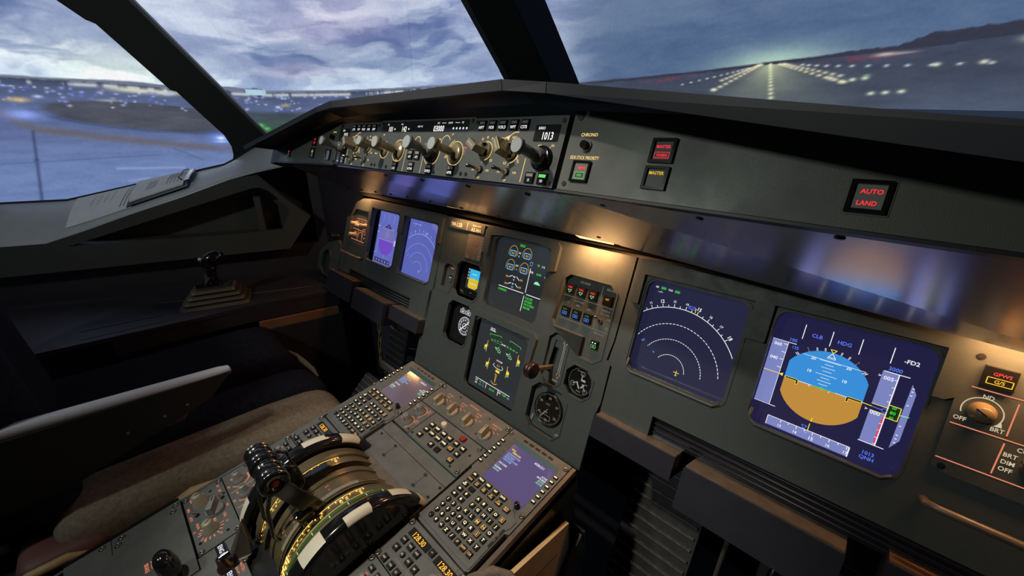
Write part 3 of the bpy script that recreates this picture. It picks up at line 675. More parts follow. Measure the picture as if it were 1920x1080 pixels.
for x, y, tx in ((-14, -14, 'AP1'), (7, -14, 'AP2'), (-5, -34, 'A/THR'), (48, -35, 'EXPED'), (105, -34, 'APPR'), (-57, -36, 'LOC')): small_btn(fcu, x, y, 16, 17, tx, th=4.4)

# ---- glossy underside between glareshield and instrument panel
SO0 = lambda x: (x, -240, 1252); 
for nm, xs, lb in (('left', (-745, -312), 'glossy dark underside sheet below the far left glareshield panel'), ('mid', (-311, 311), 'middle glossy dark underside sheet below the long knobs'), ('right', (312, 860), 'right glossy dark underside sheet below the auto land light')):
    t = thing('soffit_sheet', lb, 'panel')
    mb = MB(); x0, x1 = xs; y0, z0 = -238, 1250; y1, z1 = -16, 1127
    zl, zr = {'left': (1140, 1150), 'mid': (1150, 1139), 'right': (1138, 1106)}[nm]
    xa, xb = x0, x1
    # seams splay slightly toward the centre as they run forward
    x0b = x0 + (38 if abs(x0) < 400 else 0) * (1 if x0 < 0 else -1); x1b = x1 - (38 if abs(x1) < 400 else 0) * (1 if x1 > 0 else -1)
    vs = [(x0, y0, z0), (x1, y0, z0), (x1b, y1, zr), (x0b, y1, zl), (x0, y0, z0 + 4), (x1, y0, z0 + 4), (x1b, y1, zr + 4), (x0b, y1, zl + 4)]
    mb.add(vs, [(0, 3, 2, 1), (4, 5, 6, 7), (0, 1, 5, 4), (1, 2, 6, 5), (2, 3, 7, 6), (3, 0, 4, 7)], 'soffit'); mb.build('sheet', t, bevel=.6)
    dv = Vector((0, y1 - y0, z1 - z0)).normalized(); nv = Vector((0, dv.z, -dv.y)); 
    mb = MB(); nB = 5
    for i in range(nB):
        for f_ in (.07, .86):
            x = x0 + (x1 - x0) * (i + .5) / nB; z1 = zl + (zr - zl) * (i + .5) / nB; dv = Vector((0, y1 - y0, z1 - z0)).normalized(); nv = Vector((0, dv.z, -dv.y)); p = Vector((x, y0, z0)) + dv * f_ * 252 + nv * 0.2
            mb = MB(); Mq = Matrix.Translation(p) @ nv.to_track_quat('Z', 'Y').to_matrix().to_4x4(); mb.lathe([(4.6, 0), (3.6, 1.6), (.01, 2.2)], 'black_metal', M=Mq, seg=12); mb.build('bolt', t)
mb = MB(); mb.box(50, 56, 1128, 1700, 24, 30, 'black'); mb.box(50, 22, 1142, 1700, 60, 6, 'black'); struct('trim_8', mb)
mb = MB(); mb.prism([(-1000, -160), (1000, -160), (1000, 128), (-1000, 128)], -75, -70, 'black'); struct('trim_10', mb, FM)

# ---- flood lamps tucked under the sheet
emat('flood_glow', (255, 190, 110), 4.0)
for x, lb, pw in ((-745, 'lit amber flood lamp under the glareshield, above the far left displays', .5), (-190, 'lit amber flood lamp above the registration placard', .26), (200, 'lit amber flood lamp above the landing gear panel', .85), (750, 'amber flood lamp above the ground proximity warning panel at the right', .5)):
    t = thing('flood_lamp', lb, 'lamp', at(FM, x, 141 - x * .011, 28))
    mb = MB(); mb.box(0, 0, 0, 96, 7, 22, 'black_metal'); mb.box(0, -4, -2, 90, 2, 18, 'black'); mb.build('housing', t, bevel=1)
    mb = MB(); mb.add([(-44, -4.6, 20), (44, -4.6, 20), (38, -12, -12), (-38, -12, -12), (-44, -3, 20), (44, -3, 20), (38, -10, -12), (-38, -10, -12)], [(0, 3, 2, 1), (4, 5, 6, 7), (0, 1, 5, 4), (1, 2, 6, 5), (2, 3, 7, 6), (3, 0, 4, 7)], 'flood_glow'); mb.build('diffuser', t)
    l = area_light('flood_lamp_light', (0, 0, 0), (0, 1, 0), .084, pw, (1.0, .47, .17), sy=.014)
    l.matrix_world = at(FM, x, 124 - x * .011, 27) @ Matrix.Rotation(R_(-(90 - 6)), 4, 'X')
# ================================================================== MAIN INSTRUMENT PANEL
SD = -22          # depth of the screen glass behind the fascia
def octo(x0, y0, x1, y1, c=10): return cham(x0, y0, x1, y1, c)
DUS = {'cap_pfd': (-598, 0), 'cap_nd': (-397, 0), 'fo_nd': (397, 0), 'fo_pfd': (600, -1)}
def du_hole(x, y, h=84, r=17): return rrect(x - h, y - h, x + h, y + h, r)
# centre fascia
cp = thing('centre_instrument_panel', 'tall grey middle instrument panel fascia around the two stacked engine displays', 'panel', FM)
mb = MB()
out = [(-281, 114), (281, 114), (279, -46), (274, -84), (284, -91), (285, -167), (278, -200), (277, -312), (-305, -312), (-298, -100), (-288, -90), (-288, -46), (-281, 112)]
H_E1 = [(-84, -58), (-68, -76), (70, -76), (88, -58), (99, 44), (99, 92), (86, 98), (-88, 98), (-92, 92), (-92, 44)]
H_E1 = rrect(-84, -76, 88, 92, 16)
H_E2 = rrect(-92, -287, 84, -112, 16)
H_T = cham(-254, -82, -212, -9, 9); H_IS = cham(-203, -82, -107, 10, 14); H_RM = cham(-206, -204, -113, -96, 14)
H_LG = [(140, 42), (152, 52), (246, 52), (262, 38), (262, -88), (246, -101), (212, -101), (212, -60), (140, -60), (131, -48)]
H_GL = cham(136, -182, 186, -72, 13); H_BR = cham(196, -181, 258, -119, 15); H_CK = cham(122, -288, 214, -186, 17)
mb.prism(out, -9, 0, 'panel', holes=[H_E1, H_E2, H_T, H_IS, H_RM, H_LG, H_GL, H_BR, H_CK])
mb.build('fascia', cp, bevel=1.6)
def rim(t, loop, wd, z0, z1, m='panel', cx=None, cy=None, name='trim_ring', grow=None):
    n = len(loop); cx = sum(p[0] for p in loop) / n; cy = sum(p[1] for p in loop) / n
    hx = max(abs(p[0] - cx) for p in loop); hy = max(abs(p[1] - cy) for p in loop)
    o = [(cx + (x - cx) * (hx + wd) / hx, cy + (y - cy) * (hy + wd) / hy) for x, y in loop]
    mb = MB(); mb.prism(o, z0, z1, m, holes=[loop]); return mb.build(name, t, bevel=min(1.2, wd * .3))
for L in (H_T, H_IS, H_RM, H_LG, H_GL, H_BR, H_CK): rim(cp, L, 3.0, -1, 1.6)
# raised surrounds of the two engine displays (upper brackets stand proud)
mb = MB()
for sx in (-1, 1):
    mb.prism([(sx * 92 + (2 if sx > 0 else -2), 44), (sx * 114, 48), (sx * 115, 100), (sx * 105, 111), (sx * 60, 111), (sx * 60, 96), (sx * 92 + (2 if sx > 0 else -2), 92)][::sx], -1, 9, 'panel')
mb.prism([(-60, 97), (60, 97), (60, 111), (-60, 111)], -1, 9, 'panel'); mb.build('upper_bracket', cp, bevel=2.5)
mb = MB()
for sx in (-1, 1): mb.prism([(sx * 92, -160), (sx * 104, -156), (sx * 108, -102), (sx * 98, -92), (sx * 50, -92), (sx * 50, -106), (sx * 90, -108)][::sx], -1, 7, 'panel')
mb.prism([(-50, -107), (50, -107), (50, -92), (-50, -92)], -1, 7, 'panel'); mb.build('lower_bracket', cp, bevel=2.5)

# side fascias
def side_fascia(name, label, s, holes, far):
    t = thing(name, label, 'panel', FM)
    pts = [(285, 112), (300, 116), (700, 116)] + far + [(786, -162 if s < 0 else -150), (786, -143), (384, -145), (384, -186), (288, -186), (288, -94), (278, -86), (282, -46)]
    P_ = [(s * x, y) for x, y in pts]
    if s > 0: P_ = P_[::-1]
    mb = MB(); mb.prism(P_, -9, 0, 'panel', holes=holes); mb.build('fascia', t, bevel=1.6)
    return t
fp = side_fascia('right_instrument_panel', 'grey right-hand instrument panel fascia around the two large displays', 1, [du_hole(397, 0, 82), du_hole(600, -1, 85)], [(900, 116), (900, -150)])
lp = side_fascia('left_instrument_panel', 'far left instrument panel fascia around two pale purple displays', -1, [du_hole(-598, 0, 86), du_hole(-397, 0, 84), cham(-836, -48, -716, 70, 26, (0, 1, 0, 0))], [(770, 112), (818, 92), (848, 40), (872, 34), (872, -165)])
for t, s in ((fp, 1), (lp, -1)):
    # raised pad between and above the displays, stopping in a notch half way down each side
    mb = MB()
    a, b_ = 292, 705
    o = [(a + 6, 112), (b_ - 6, 112), (b_, 104), (b_, 36), (b_ - 8, 30), (687, 30), (687, 89), (510, 89), (510, 32), (485, 32), (485, 88), (308, 88), (308, 34), (a, 34), (a, 104)]
    o = [(s * x, y) for x, y in o]
    mb.prism(o if s < 0 else o[::-1], -1, 7, 'panel'); mb.build('raised_pad', t, bevel=2.5)
    for x in (397, 600):
        x = s * x; h = 84
        mb = MB(); mb.tube([(x - h + 4, -h + 20, 1), (x - h + 2, -h + 4, 1.5), (x - h + 12, -h - 3, 2), (x + h - 14, -h - 3, 2), (x + h - 4, -h + 4, 1)], 2.6, 'panel', seg=8); mb.build('lower_rail', t)
        rim(t, du_hole(x, 0, 85, 17), 2.4, -1, 1.4, 'edge_worn' if False else 'panel')
# grooved table track and dark boxes under the side fascias
for s, lb in ((1, 'right'), (-1, 'left')):
    t = thing('table_track', lb + '-hand grooved black track strip along the bottom of the side instrument panel', 'rail', FM)
    mb = MB(); mb.prism([(s * 384, -146), (s * 900, -146), (s * 900, -182), (s * 384, -182)][::-s], -30, -14, 'black_metal')
    for k in range(4): mb.tube([(s * 386, -151 - k * 8, -12), (s * 900, -151 - k * 8, -12)], 2.2, 'navy_box', seg=8)
    mb.build('track', t)
    for (x0, x1, y0, y1, n0, n1, lb2) in ((290, 444, -224, -184, -40, 24, 'beside the centre panel'), (462, 664, -254, -186, -40, 34, 'in the middle of the row'), (700, 900, -250, -172, -40, 24, 'at the outer end of the row')):
        xa, xb = sorted((s * x0, s * x1))
        b_ = thing('table_box', 'dark navy folding table box %s under the %s displays' % (lb2, lb), 'box', FM)
        mb = MB(); mb.prism([(xa, y0), (xb, y0), (xb, y1), (xa, y1)], n0, n1, 'navy_box'); mb.build('body', b_, bevel=3)
        mb = MB(); mb.prism([(xa + 1, y1 - .5), (xb - 1, y1 - .5), (xb - 1, y1 + 2.4), (xa + 1, y1 + 2.4)], n0 + 10, n1 - 6, 'edge_worn' if x0 != 700 else 'wood'); mb.build('lid_strip', b_, bevel=1)

# ---- display content helpers (drawn in the local plane of the glass, mm)
Z = .5
def pfd(mb, z=Z):
    W_ = 's_white'
    for x in (-51, -19, 13, 45): mb.line(x, 72, x, 51, .9, z, W_)
    mb.text('CLB', -35, 60, 5.2, 's_blue', z); mb.text('HDG', -4, 60, 5.2, 's_blue', z); mb.text('-FD2', 64, 59, 5.2, W_, z)
    mb.rect(-85, -56, -65, 41, z, 's_tape'); mb.line(-65, -56, -65, 41, .9, z, W_); mb.line(-85, 41, -55, 41, .8, z, W_); mb.line(-85, -56, -57, -56, .8, z, W_)
    for y, tx in ((35, '060'), (14, '040')): mb.text(tx, -77, y, 4.8, W_, z + .1)
    for y in (37, 25, 14, 2): mb.line(-65, y, -70, y, .8, z + .1, W_)
    mb.line(-85, -7, -66, -7, .9, z + .1, 's_yellow'); mb.poly([(-65, -7), (-60, -4.5), (-60, -9.5)], z + .1, 's_yellow')
    mb.text('100', -60, 46, 4.8, 's_blue', z); mb.text('125', -55, 36, 4.2, 's_blue', z)
    cx, cy, r, hw = -12.5, -7, 50.5, 45
    th = math.acos(hw / r); 
    up = [(cx + r * math.cos(a), cy + r * math.sin(a)) for a in np.linspace(th, PI - th, 24)]
    dn = [(cx + r * math.cos(a), cy + r * math.sin(a)) for a in np.linspace(-PI + th, -th, 24)]
    hy = -8.5
    mb.poly([(cx + hw, hy)] + up + [(cx - hw, hy)], z, 's_sky'); mb.poly([(cx - hw, hy)] + dn + [(cx + hw, hy)], z, 's_earth')
    z1 = z + .15
    mb.line(-44, 31, 26, 31, .5, z1, W_)
    for y, l in ((30, 12), (25.4, 5), (20.8, 8), (16, 5), (10.8, 12), (6.3, 5), (1.7, 8), (-3, 5)): mb.line(cx - l, y, cx + l, y, .55, z1, W_)
    for tx, y in (('20', 29.5), ('10', 10.8)): mb.text(tx, cx - 19, y, 4.2, W_, z1); mb.text(tx, cx + 21, y, 4.2, W_, z1)
    mb.line(cx - hw, hy, cx + hw, hy, .7, z1, W_); mb.line(-24, hy, 3, hy, .8, z1 + .05, 's_green'); mb.arc(cx, hy, 1.8, 0, 360, .6, z1 + .1, 's_green')
    for x in (-27, -4): mb.line(x, hy, x, hy - 3, .6, z1, W_)
    for s in (-1, 1):
        p = [(cx + s * 44, hy), (cx + s * 29, hy), (cx + s * 29, hy - 6)]
        mb.pline(p, 3.0, z1 + .1, 's_yellow'); mb.pline([(p[0][0] - s * .5, p[0][1]), (p[1][0], p[1][1]), (p[2][0], p[2][1] + .6)], 1.9, z1 + .2, 's_black')
    for a, l in ((90 - 48, 4), (90 - 31, 5), (90 - 20, 4), (90 - 10, 4), (100, 4), (110, 4), (121, 5), (138, 4)):
        c, s_ = math.cos(R_(a)), math.sin(R_(a)); mb.line(cx + 51 * c, cy + 51 * s_, cx + (51 + l) * c, cy + (51 + l) * s_, 1.6 if 60 < a < 120 else .8, z, W_)
        if 55 < a < 125: mb.line(cx + 51.4 * c, cy + 51.4 * s_, cx + (50.6 + l) * c, cy + (50.6 + l) * s_, .7, z + .1, 's_black')
    mb.pline([(cx - 3.5, 47.5), (cx + 3.5, 47.5), (cx, 43)], .8, z1, 's_yellow', True); mb.pline([(cx, 42.3), (cx - 4, 36.5), (cx + 4, 36.5)], .7, z1, W_, True); mb.pline([(cx - 4.6, 34.7), (cx + 4.6, 34.7), (cx + 4, 36.5), (cx - 4, 36.5)], .5, z1, W_, True)
    mb.line(cx + 35, 28, cx + 39, 30, .8, z1, W_); mb.line(cx - 36, 28, cx - 39, 31, .8, z1, W_)
    mb.rect(-62, -85, 35, -72, z, 's_tape'); mb.line(-62, -71.5, 35, -71.5, .8, z1, W_); mb.line(-62, -71.5, -62, -85, .8, z1, W_); mb.line(35, -71.5, 35, -85, 1.4, z1, W_)
    for i, tx in enumerate(('13', '14', '15', '16', '17')):
        x = -45 + i * 19.4; mb.text(tx, x, -80.5, 5.0 if tx == '15' else 4.0, W_, z1, wx=.95); mb.line(x, -72, x, -76, .8, z1, W_); 
        if i < 4: mb.line(x + 9.7, -72, x + 9.7, -74.5, .8, z1, W_)
    mb.pline([(-21, -66), (-14.5, -66), (-17.5, -71)], .7, z1, 's_blue', True); mb.line(-12.5, -61, -12.5, -72, .9, z1, 's_yellow'); mb.text('1', -12, -55, 5.6, 's_yellow', z1 + .1)
    mb.pline([(-14, -71), (-12.5, -73.5), (-14, -76.5), (-15.5, -73.5)], .5, z1, 's_l_white', True)
    mb.rect(41, -5, 57, 40, z, 's_tape'); mb.rect(41, -57, 57, -14, z, 's_tape'); mb.line(57, -57, 57, 40, 1.1, z1, W_); mb.line(42, 40, 67, 40, .9, z1, W_); mb.line(40, -57, 66, -57, .9, z1, W_)
    mb.line(41, -5, 58, -5, .8, z1, 's_yellow'); mb.line(41, -14, 56, -14, .8, z1, 's_yellow'); mb.line(30, -8.5, 42, -8.8, .9, z1, 's_yellow'); mb.line(42, -9, 53, -9.5, 1.0, z1, 's_blue'); mb.arc(54.5, -9.5, 2.4, 0, 360, .8, z1, 's_blue')
    mb.text('3000', 52, 45, 5.0, 's_blue', z); mb.text('005', 48.5, 32, 5.0, W_, z1); mb.text('000', 47, -16, 5.0, W_, z1); mb.text('>', 39.5, 33, 4, W_, z1); mb.text('>', 37.5, -14, 4, W_, z1)
    for y in (32, 22, 12, 3, -27, -36, -46, -55): mb.line(57, y, 54, y, .7, z1, W_)
    mb.line(55.5, -18, 55.5, -56, 1.4, z1, 's_red')
    mb.rect(57, -17.5, 69, -.5, z + .1, 's_box'); mb.frame_(57, -17.5, 69, -.5, .9, z1, 's_yellow')
    for tx, y in (('80', -9), ('00', -2.8), ('60', -15.2)): mb.text(tx, 62.8, y, 4.2 if tx == '80' else 3.2, 's_green', z1 + .1)
    mb.poly([(71, 33), (77, 22), (77, -40), (70, -53)], z, 's_tape'); mb.line(69, -9, 78, -8, 1.0, z1, 's_lgreen')
    for y in (28, 24, 19, 6, -22, -34, -39, -44): mb.line(72, y, 74, y, 1, z1, W_)
    mb.text('1013', 54, -70, 4.8, 's_blue', z); mb.text('QNH', 53.5, -76.5, 4.8, 's_blue', z)
def nd(mb, z=Z, W_='s_white', g='s_green', lab=True):
    cx, cy = -21, -65
    if lab:
        mb.text('GS', -74, 71, 3.3, W_, z); mb.text('000', -62, 71, 4.6, g, z, wx=.95); mb.text('TAS', -49.5, 70.5, 3.3, W_, z); mb.text('000', -37, 70.5, 4.6, g, z, wx=.95); mb.text('---/--', -66, 64, 3.6, W_, z)
    a_of = lambda k: 90 + (13 - k) * 10 + 3.5
    R1 = 110
    mb.arc(cx + .6, cy - 1, R1, 31, 128, 1.0, z, W_, seg=50)
    for k5 in range(21, 37):
        k = k5 / 2; a = R_(90 - (k - 13.1) * 10 * 1.0 - 6); 
        a = R_(93.5 - (k - 13) * 10.4 + 4)
        big = k5 % 2 == 0; l = 5 if big else 3
        mb.line(cx + R1 * math.cos(a), cy + R1 * math.sin(a), cx + (R1 + l) * math.cos(a), cy + (R1 + l) * math.sin(a), .9, z, W_)
        if big and k >= 11: mb.text(str(int(k)), cx + (R1 + 9.5) * math.cos(a), cy + (R1 + 9.5) * math.sin(a), 6.2 if int(k) % 3 == 0 else 4.2, W_, z, rot=math.degrees(a) - 90, wx=.9)
    for r, n in ((81, 46), (54, 44), (27, 30)): mb.arc(cx + 4, cy, r, 12 if r > 60 else 6, 148, .95, z, W_, seg=n * 2, dash=3)
    mb.line(-6, -65, 0, -65, .001, z, W_)
    x, y = -2.5, -65; yy = 's_yellow' if W_ == 's_white' else W_
    mb.line(x, y - 5, x, y + 5, .9, z, yy); mb.line(x - 5, y + 1, x + 5, y + 1, .9, z, yy); mb.line(x - 2, y - 3.6, x + 2, y - 3.6, .8, z, yy)
    if lab:
        mb.text('7.5', -74, -29, 3.6, 's_cyan', z, rot=48); mb.text('5', -50, -43, 3.4, 's_cyan', z, rot=48)
        mb.frame_(-11.5, 48.5, -1, 53, .8, z, 's_blue'); mb.pline([(-11, 52.5), (-6, 49), (-1.5, 52.5)], .7, z, 's_blue'); mb.line(.5, 44, .5, 51.5, 1.0, z + .1, 's_yellow')
def ewd(mb, z=Z):
    W_ = 's_white'; mb.text('IDLE', -8, 75, 5.6, 's_green', z)
    for x, y in ((-33, 54), (11, 55), (-33, 21), (11, 21)):
        mb.arc(x, y, 14, -20, 200, .9, z, 's_amber', ry=17); mb.frame_(x - 9, y - 7, x + 9, y + 5, 1.7, z, 's_cyan'); mb.text('XX', x, y - 1, 5, 's_amber', z)
    mb.text('N1', -12, 57, 4.2, W_, z); mb.text('%', -13, 49, 3.6, W_, z); mb.text('EGT', -12, 27, 4.0, W_, z, wx=.8); mb.text('°C', -12, 18, 3.6, 's_cyan', z)
    for y, tx, u in ((-3, 'N2', '%'), (-20, 'FF', 'KG')):
        mb.text('XX', -36, y, 4.6, 's_amber', z); mb.text('XX', 10, y, 4.6, 's_amber', z); mb.text(tx, -13, y + 3, 4, W_, z); mb.text(u, -13, y - 4, 3.6, W_ if u == '%' else 's_cyan', z)
        mb.line(-30, y, -19, y + 5, 1.4, z, W_); mb.line(-6, y + 5, 4, y - 2, 1.4, z, W_)
    mb.line(-57, -30, 25, -30, 1.5, z, W_); mb.line(34, -30, 79, -30, 1.5, z, W_); mb.line(30, 30, 30, -27, 1.5, z, W_); mb.line(28.5, -34, 27.5, -71, 1.5, z, W_)
    mb.text('NO SMOKING', -56, -37, 5.2, 's_green', z, al='l', wx=.62)
    mb.arc(29, 40, 4, -20, 200, 1, z, 's_cyan'); mb.line(25, 36, 33, 36, 1, z, 's_cyan'); mb.text('20.', 51, 41, 4.8, 's_green', z); mb.text('5 %', 65, 40, 4.2, W_, z)
    mb.text('FOB:', 31, 22, 4.6, W_, z, al='l', wx=.75); mb.text('8190', 57, 21, 5.2, 's_green', z, wx=.95); mb.text('KG', 78, 19, 4.4, 's_cyan', z)
    mb.poly([(48, -2), (52, 4), (58, 5), (65, 1), (67, -2)], z, 's_lgreen')
    for k, tx in enumerate(('TCAS STBY', 'APU BLEED', 'CTR TK FEEDG', 'PARK BRK')): mb.text(tx, 33, -38 - 7.3 * k, 5.0, 's_green', z, al='l', wx=.68)
def sdp(mb, z=Z):
    W_ = 's_white'; mb.text('F/CTL', -42, 68, 6, W_, z, wx=.8); mb.line(-52, 64, -32, 64, 1, z, W_)
    g = 's_green'
    mb.pline([(-49, 51), (-49, 55), (-10, 60), (-10, 56)], .9, z, g); mb.pline([(19, 56), (19, 60), (55, 55), (55, 51)], .9, z, g)
    for x0 in (-42, 12):
        for k in range(4): mb.line(x0 + k * 10, 44 + (k if x0 < 0 else -k), x0 + k * 10 + 6, 44 + (k if x0 < 0 else -k), 1.2, z, g); mb.line(x0 + k * 10, 41, x0 + k * 10 + 7, 41, .8, z, g)
    mb.text('SPD BRK', 2, 43, 3.4, W_, z, wx=.8)
    for x, y in ((-16, 24), (22, 22)):
        for k in range(3): mb.pline([(x - 8 + k * 5, y + 5 - k * 4), (x + 4 + k * 4, y + 5 - k * 4), (x + 4 + k * 4, y + 10 - k * 4)], 1.1, z, 's_lgreen')
        mb.text('GBY'[:2], x - 4, y + 4, 3.5, 's_lgreen', z)
    for x, y in ((-53, 23), (55, 23), (-36, -16), (31, -14)):
        s = 1 if x > 0 else -1; a = 's_amber'
        mb.line(x + (2 if x > 0 else -2) * -1, y - 14, x + (2 if x > 0 else -2) * -1, y + 14, 1.4, z, a); mb.box(x + s * 2, y - 2, z, 8, 6, .1, 's_yellow'); mb.poly([(x - 1, y + 5), (x + 6, y + 2), (x - 1, y)], z, a); mb.text('BG', x + s * 3, y - 8, 4, 's_lgreen', z)
    mb.text('PITCH TRIM', 0, 1, 3.6, W_, z, wx=.75); mb.pline([(-14, -8), (-18, -13), (-8, -17), (12, -17), (16, -12), (10, -7)], 1, z, W_); mb.text('G Y', 0, -10, 4.4, 's_amber', z); mb.text('XX.X', 1, -18, 4.2, 's_amber', z, wx=.8); mb.box(1, -24, z, 13, 5, .1, 's_yellow')
    mb.pline([(-3, -33), (-1, -53)], 1.2, z, 's_amber'); mb.arc(-2, -34, 3, 0, 180, 1, z, 's_amber'); mb.pline([(1, -34), (-1, -53)], 1, z, 's_amber'); mb.arc(-3, -43, 14, 222, 318, 1.4, z, 's_amber')
    mb.line(-66, -64, 54, -64, 1.3, z, W_); mb.line(-26, -64, -26, -77, 1.3, z, W_); mb.line(16, -64, 16, -78, 1.3, z, W_)
    for k, tx in enumerate(('TAT', 'SAT')): mb.text(tx, -61, -69 - 7 * k, 4.4, W_, z, wx=.8); mb.text('+19', -47, -69 - 7 * k, 4.4, g, z, wx=.8); mb.text('°C', -36, -69 - 7 * k, 4, 's_cyan', z, wx=.8)
    mb.text('20 H 10', -5, -73, 4.8, g, z, wx=.8); mb.text('GW', 22, -69, 4.4, W_, z, wx=.8); mb.text('51600', 37, -69, 4.6, g, z, wx=.8); mb.text('KG', 51, -70, 4.2, 's_cyan', z, wx=.8)
def display(x, y, label, scr, draw, z=SD, S=96, offx=0):
    t = thing('display_unit', label, 'display', at(FM, x, y, z), group=None)
    mb = MB(); mb.box(0, 0, -16, 2 * S, 2 * S, 24, 'black'); mb.build('housing', t)
    mb = MB(); mb.rect(-S + 2 + offx, -S + 2, S - 2 + offx, S - 2, 0, scr); mb.build('screen', t)
    mb = MB(); draw(mb); mb.build('symbology', t)
    return t
display(600, 0, 'rightmost large square display with blue and brown attitude ball', 'scr_pfd', pfd)
display(397, 0, 'dark navy compass arc display to the right of the centre panel', 'scr_nd', nd)
display(0, 9, 'upper centre display with amber engine dials and green memo text', 'scr_dark', ewd, z=-16, S=92)
display(0, -197, 'lower centre display showing yellow and green flight control page', 'scr_dark', sdp, z=-16, S=92)
def pfd_l(mb, z=Z):
    mb.rect(-82, 45, 92, 92, z - .2, 'scr_left')
    cx, cy, r, hw = -12.5, -7, 50.5, 45; th = math.acos(hw / r)
    up = [(cx + r * math.cos(a), cy + r * math.sin(a)) for a in np.linspace(th, PI - th, 20)]; dn = [(cx + r * math.cos(a), cy + r * math.sin(a)) for a in np.linspace(-PI + th, -th, 20)]
    mb.poly([(cx + hw, -8)] + up + [(cx - hw, -8)], z, 's_l_sky'); mb.poly([(cx - hw, -8)] + dn + [(cx + hw, -8)], z, 's_l_gnd')
    w_ = 's_l_white'; mb.line(-62, -8, 42, -8, .9, z + .2, w_)
    for x in (-51, -19, 13): mb.line(x, 78, x, 51, .7, z, w_)
    mb.poly([(-38, 32), (-12, 47), (14, 32)], z + .1, 's_l_dark'); mb.line(-50, 31, 24, 31, .8, z + .2, w_); mb.text('X', cx, 38, 5, w_, z + .3)
    for y, l in ((24, 6), (17, 9), (10, 12), (3, 8)): mb.line(cx - l, y, cx + l, y, .7, z + .2, w_)
    mb.line(-66, -56, -66, 41, .8, z, w_); mb.line(-80, -56, -60, -56, .8, z, w_)
    for y, tx in ((35, '060'), (14, '040')): mb.text(tx, -73, y, 5, w_, z)
    mb.rect(-70, -85, 30, -71, z, 's_l_dark'); 
    for i, tx in enumerate(('13', '14', '15', '16', '17')): mb.text(tx, -55 + i * 19, -78, 6.5, w_, z + .2)
    mb.line(cx, -55, cx, -70, .9, z + .2, w_); mb.rect(35, -18, 45, 0, z, 's_l_white')
def nd_l(mb, z=Z):
    nd(mb, z, 's_l_white', 's_l_white'); mb.poly([(20, 92), (92, 92), (92, 30), (60, 52), (20, 74)], z - .2, 's_l_sky')
t = display(-598, 0, 'far left pale purple display with washed out attitude ball', 'scr_left', pfd_l)
mb = MB(); mb.prism([(-95, -95), (-79, -95), (-79, 95), (-95, 95)], 0, 3, 'black'); mb.build('side_mask', t)
display(-397, 0, 'pale purple compass display, left of the centre panel', 'scr_left2', nd_l)

# ---- small instruments of the centre panel
def backplate(t, x0, y0, x1, y1, z, m='black'):
    mb = MB(); mb.box((x0 + x1) / 2, (y0 + y1) / 2, z - 3, x1 - x0, y1 - y0, 6, m); return mb.build('back_plate', t)
t = thing('registration_placard', 'tan placard reading 9M-LSB and AS-MA', 'placard', at(FM, -191, 98, 1))
mb = MB(); mb.prism([(-70, -11), (68, -9), (68, 12), (-70, 12)], 0, 5, 'panel'); mb.build('plate', t, bevel=1)
mb = MB(); mb.text('9M-LSB', -64, 0, 11, 'white_paint', 5.3, al='l', wx=.98); mb.text('SELCAL CODE', 38, 6.5, 4.2, 'white_paint', 5.3, wx=.85); mb.text('AS-MA', 38, -3.6, 9.5, 'white_paint', 5.3, wx=1.0); mb.line(2, -9, 2, 11, 1, 5.3, 'white_paint'); mb.build('lettering', t)
t = thing('limitations_placard', 'brown speed limits placard below the registration placard', 'placard', at(FM, -150, 51, 0))
mb = MB(); mb.prism([(-31, -31), (30, -30), (30, 31), (-31, 31)], 0, 3, 'edge_worn'); mb.build('plate', t, bevel=.5)
mb = MB()
for k, (a, b_) in enumerate((('VMO', '350 KT'), ('MMO', 'M.82'), ('VLE', '280'), ('', '0.67'), ('VFE', '230'), ('1', '215'), ('2', '200'), ('FULL', '177'))):
    y = 26 - k * 7.2 - (2 if k > 3 else 0); mb.text(a, -24, y, 4.2, 'leg_dim', 3.2, al='l', wx=.8) if a else None; mb.text(b_, 26, y, 4.2, 'leg_dim', 3.2, al='r', wx=.85)
mb.line(-28, -1, 28, -1, .7, 3.2, 'leg_dim'); mb.build('lettering', t)
t = thing('terrain_switch_panel', 'small recessed terrain switch at the left edge of the centre panel', 'switch', at(FM, -233, -45, 0)); backplate(t, -24, -40, 24, 38, -10, 'panel')
mb = MB(); mb.text('TERR ON ND', 5, 25, 4.4, 'leg_org', -9.6, wx=.62); mb.build('lettering', t)
def lamp_btn(t, x, y, s, z, rows, name='push_button', face='black'):
    mb = MB(); mb.prism([(x - s / 2, y - s / 2), (x + s / 2, y - s / 2), (x + s / 2, y + s / 2), (x - s / 2, y + s / 2)], z, z + 6, 'black_gloss', inset=1.0)
    for r in rows:
        tx, dy, h, m = r[:4]
        if tx == 'tri': mb.pline([(x - 4.5, y + dy + 2.6), (x + 4.5, y + dy + 2.6), (x, y + dy - 3)], .8, z + 6.3, m, True)
        elif tx == 'box': mb.frame_(x - 5.4, y + dy - 2.7, x + 5.4, y + dy + 2.7, .7, z + 6.3, m); mb.text(r[4], x, y + dy, 2.9, m, z + 6.3, wx=.8)
        elif tx == 'dots': mb.cyl(x - 3, y + dy, z + 6.1, z + 6.3, 1.5, m, seg=10); mb.cyl(x + 3, y + dy, z + 6.1, z + 6.3, 1.5, m, seg=10)
        else: mb.text(tx, x, y + dy, h, m, z + 6.3, wx=.72)
    return mb.build(name, t, bevel=.6)
lamp_btn(t, 6, -2, 17, -10, [('dots', 3, 0, 's_white'), ('box', -4, 0, 'leg_dim', 'ON')])
t = thing('standby_display', 'small square display split bright cyan above yellow', 'display', at(FM, -155, -36, 0)); backplate(t, -46, -44, 46, 44, -26)
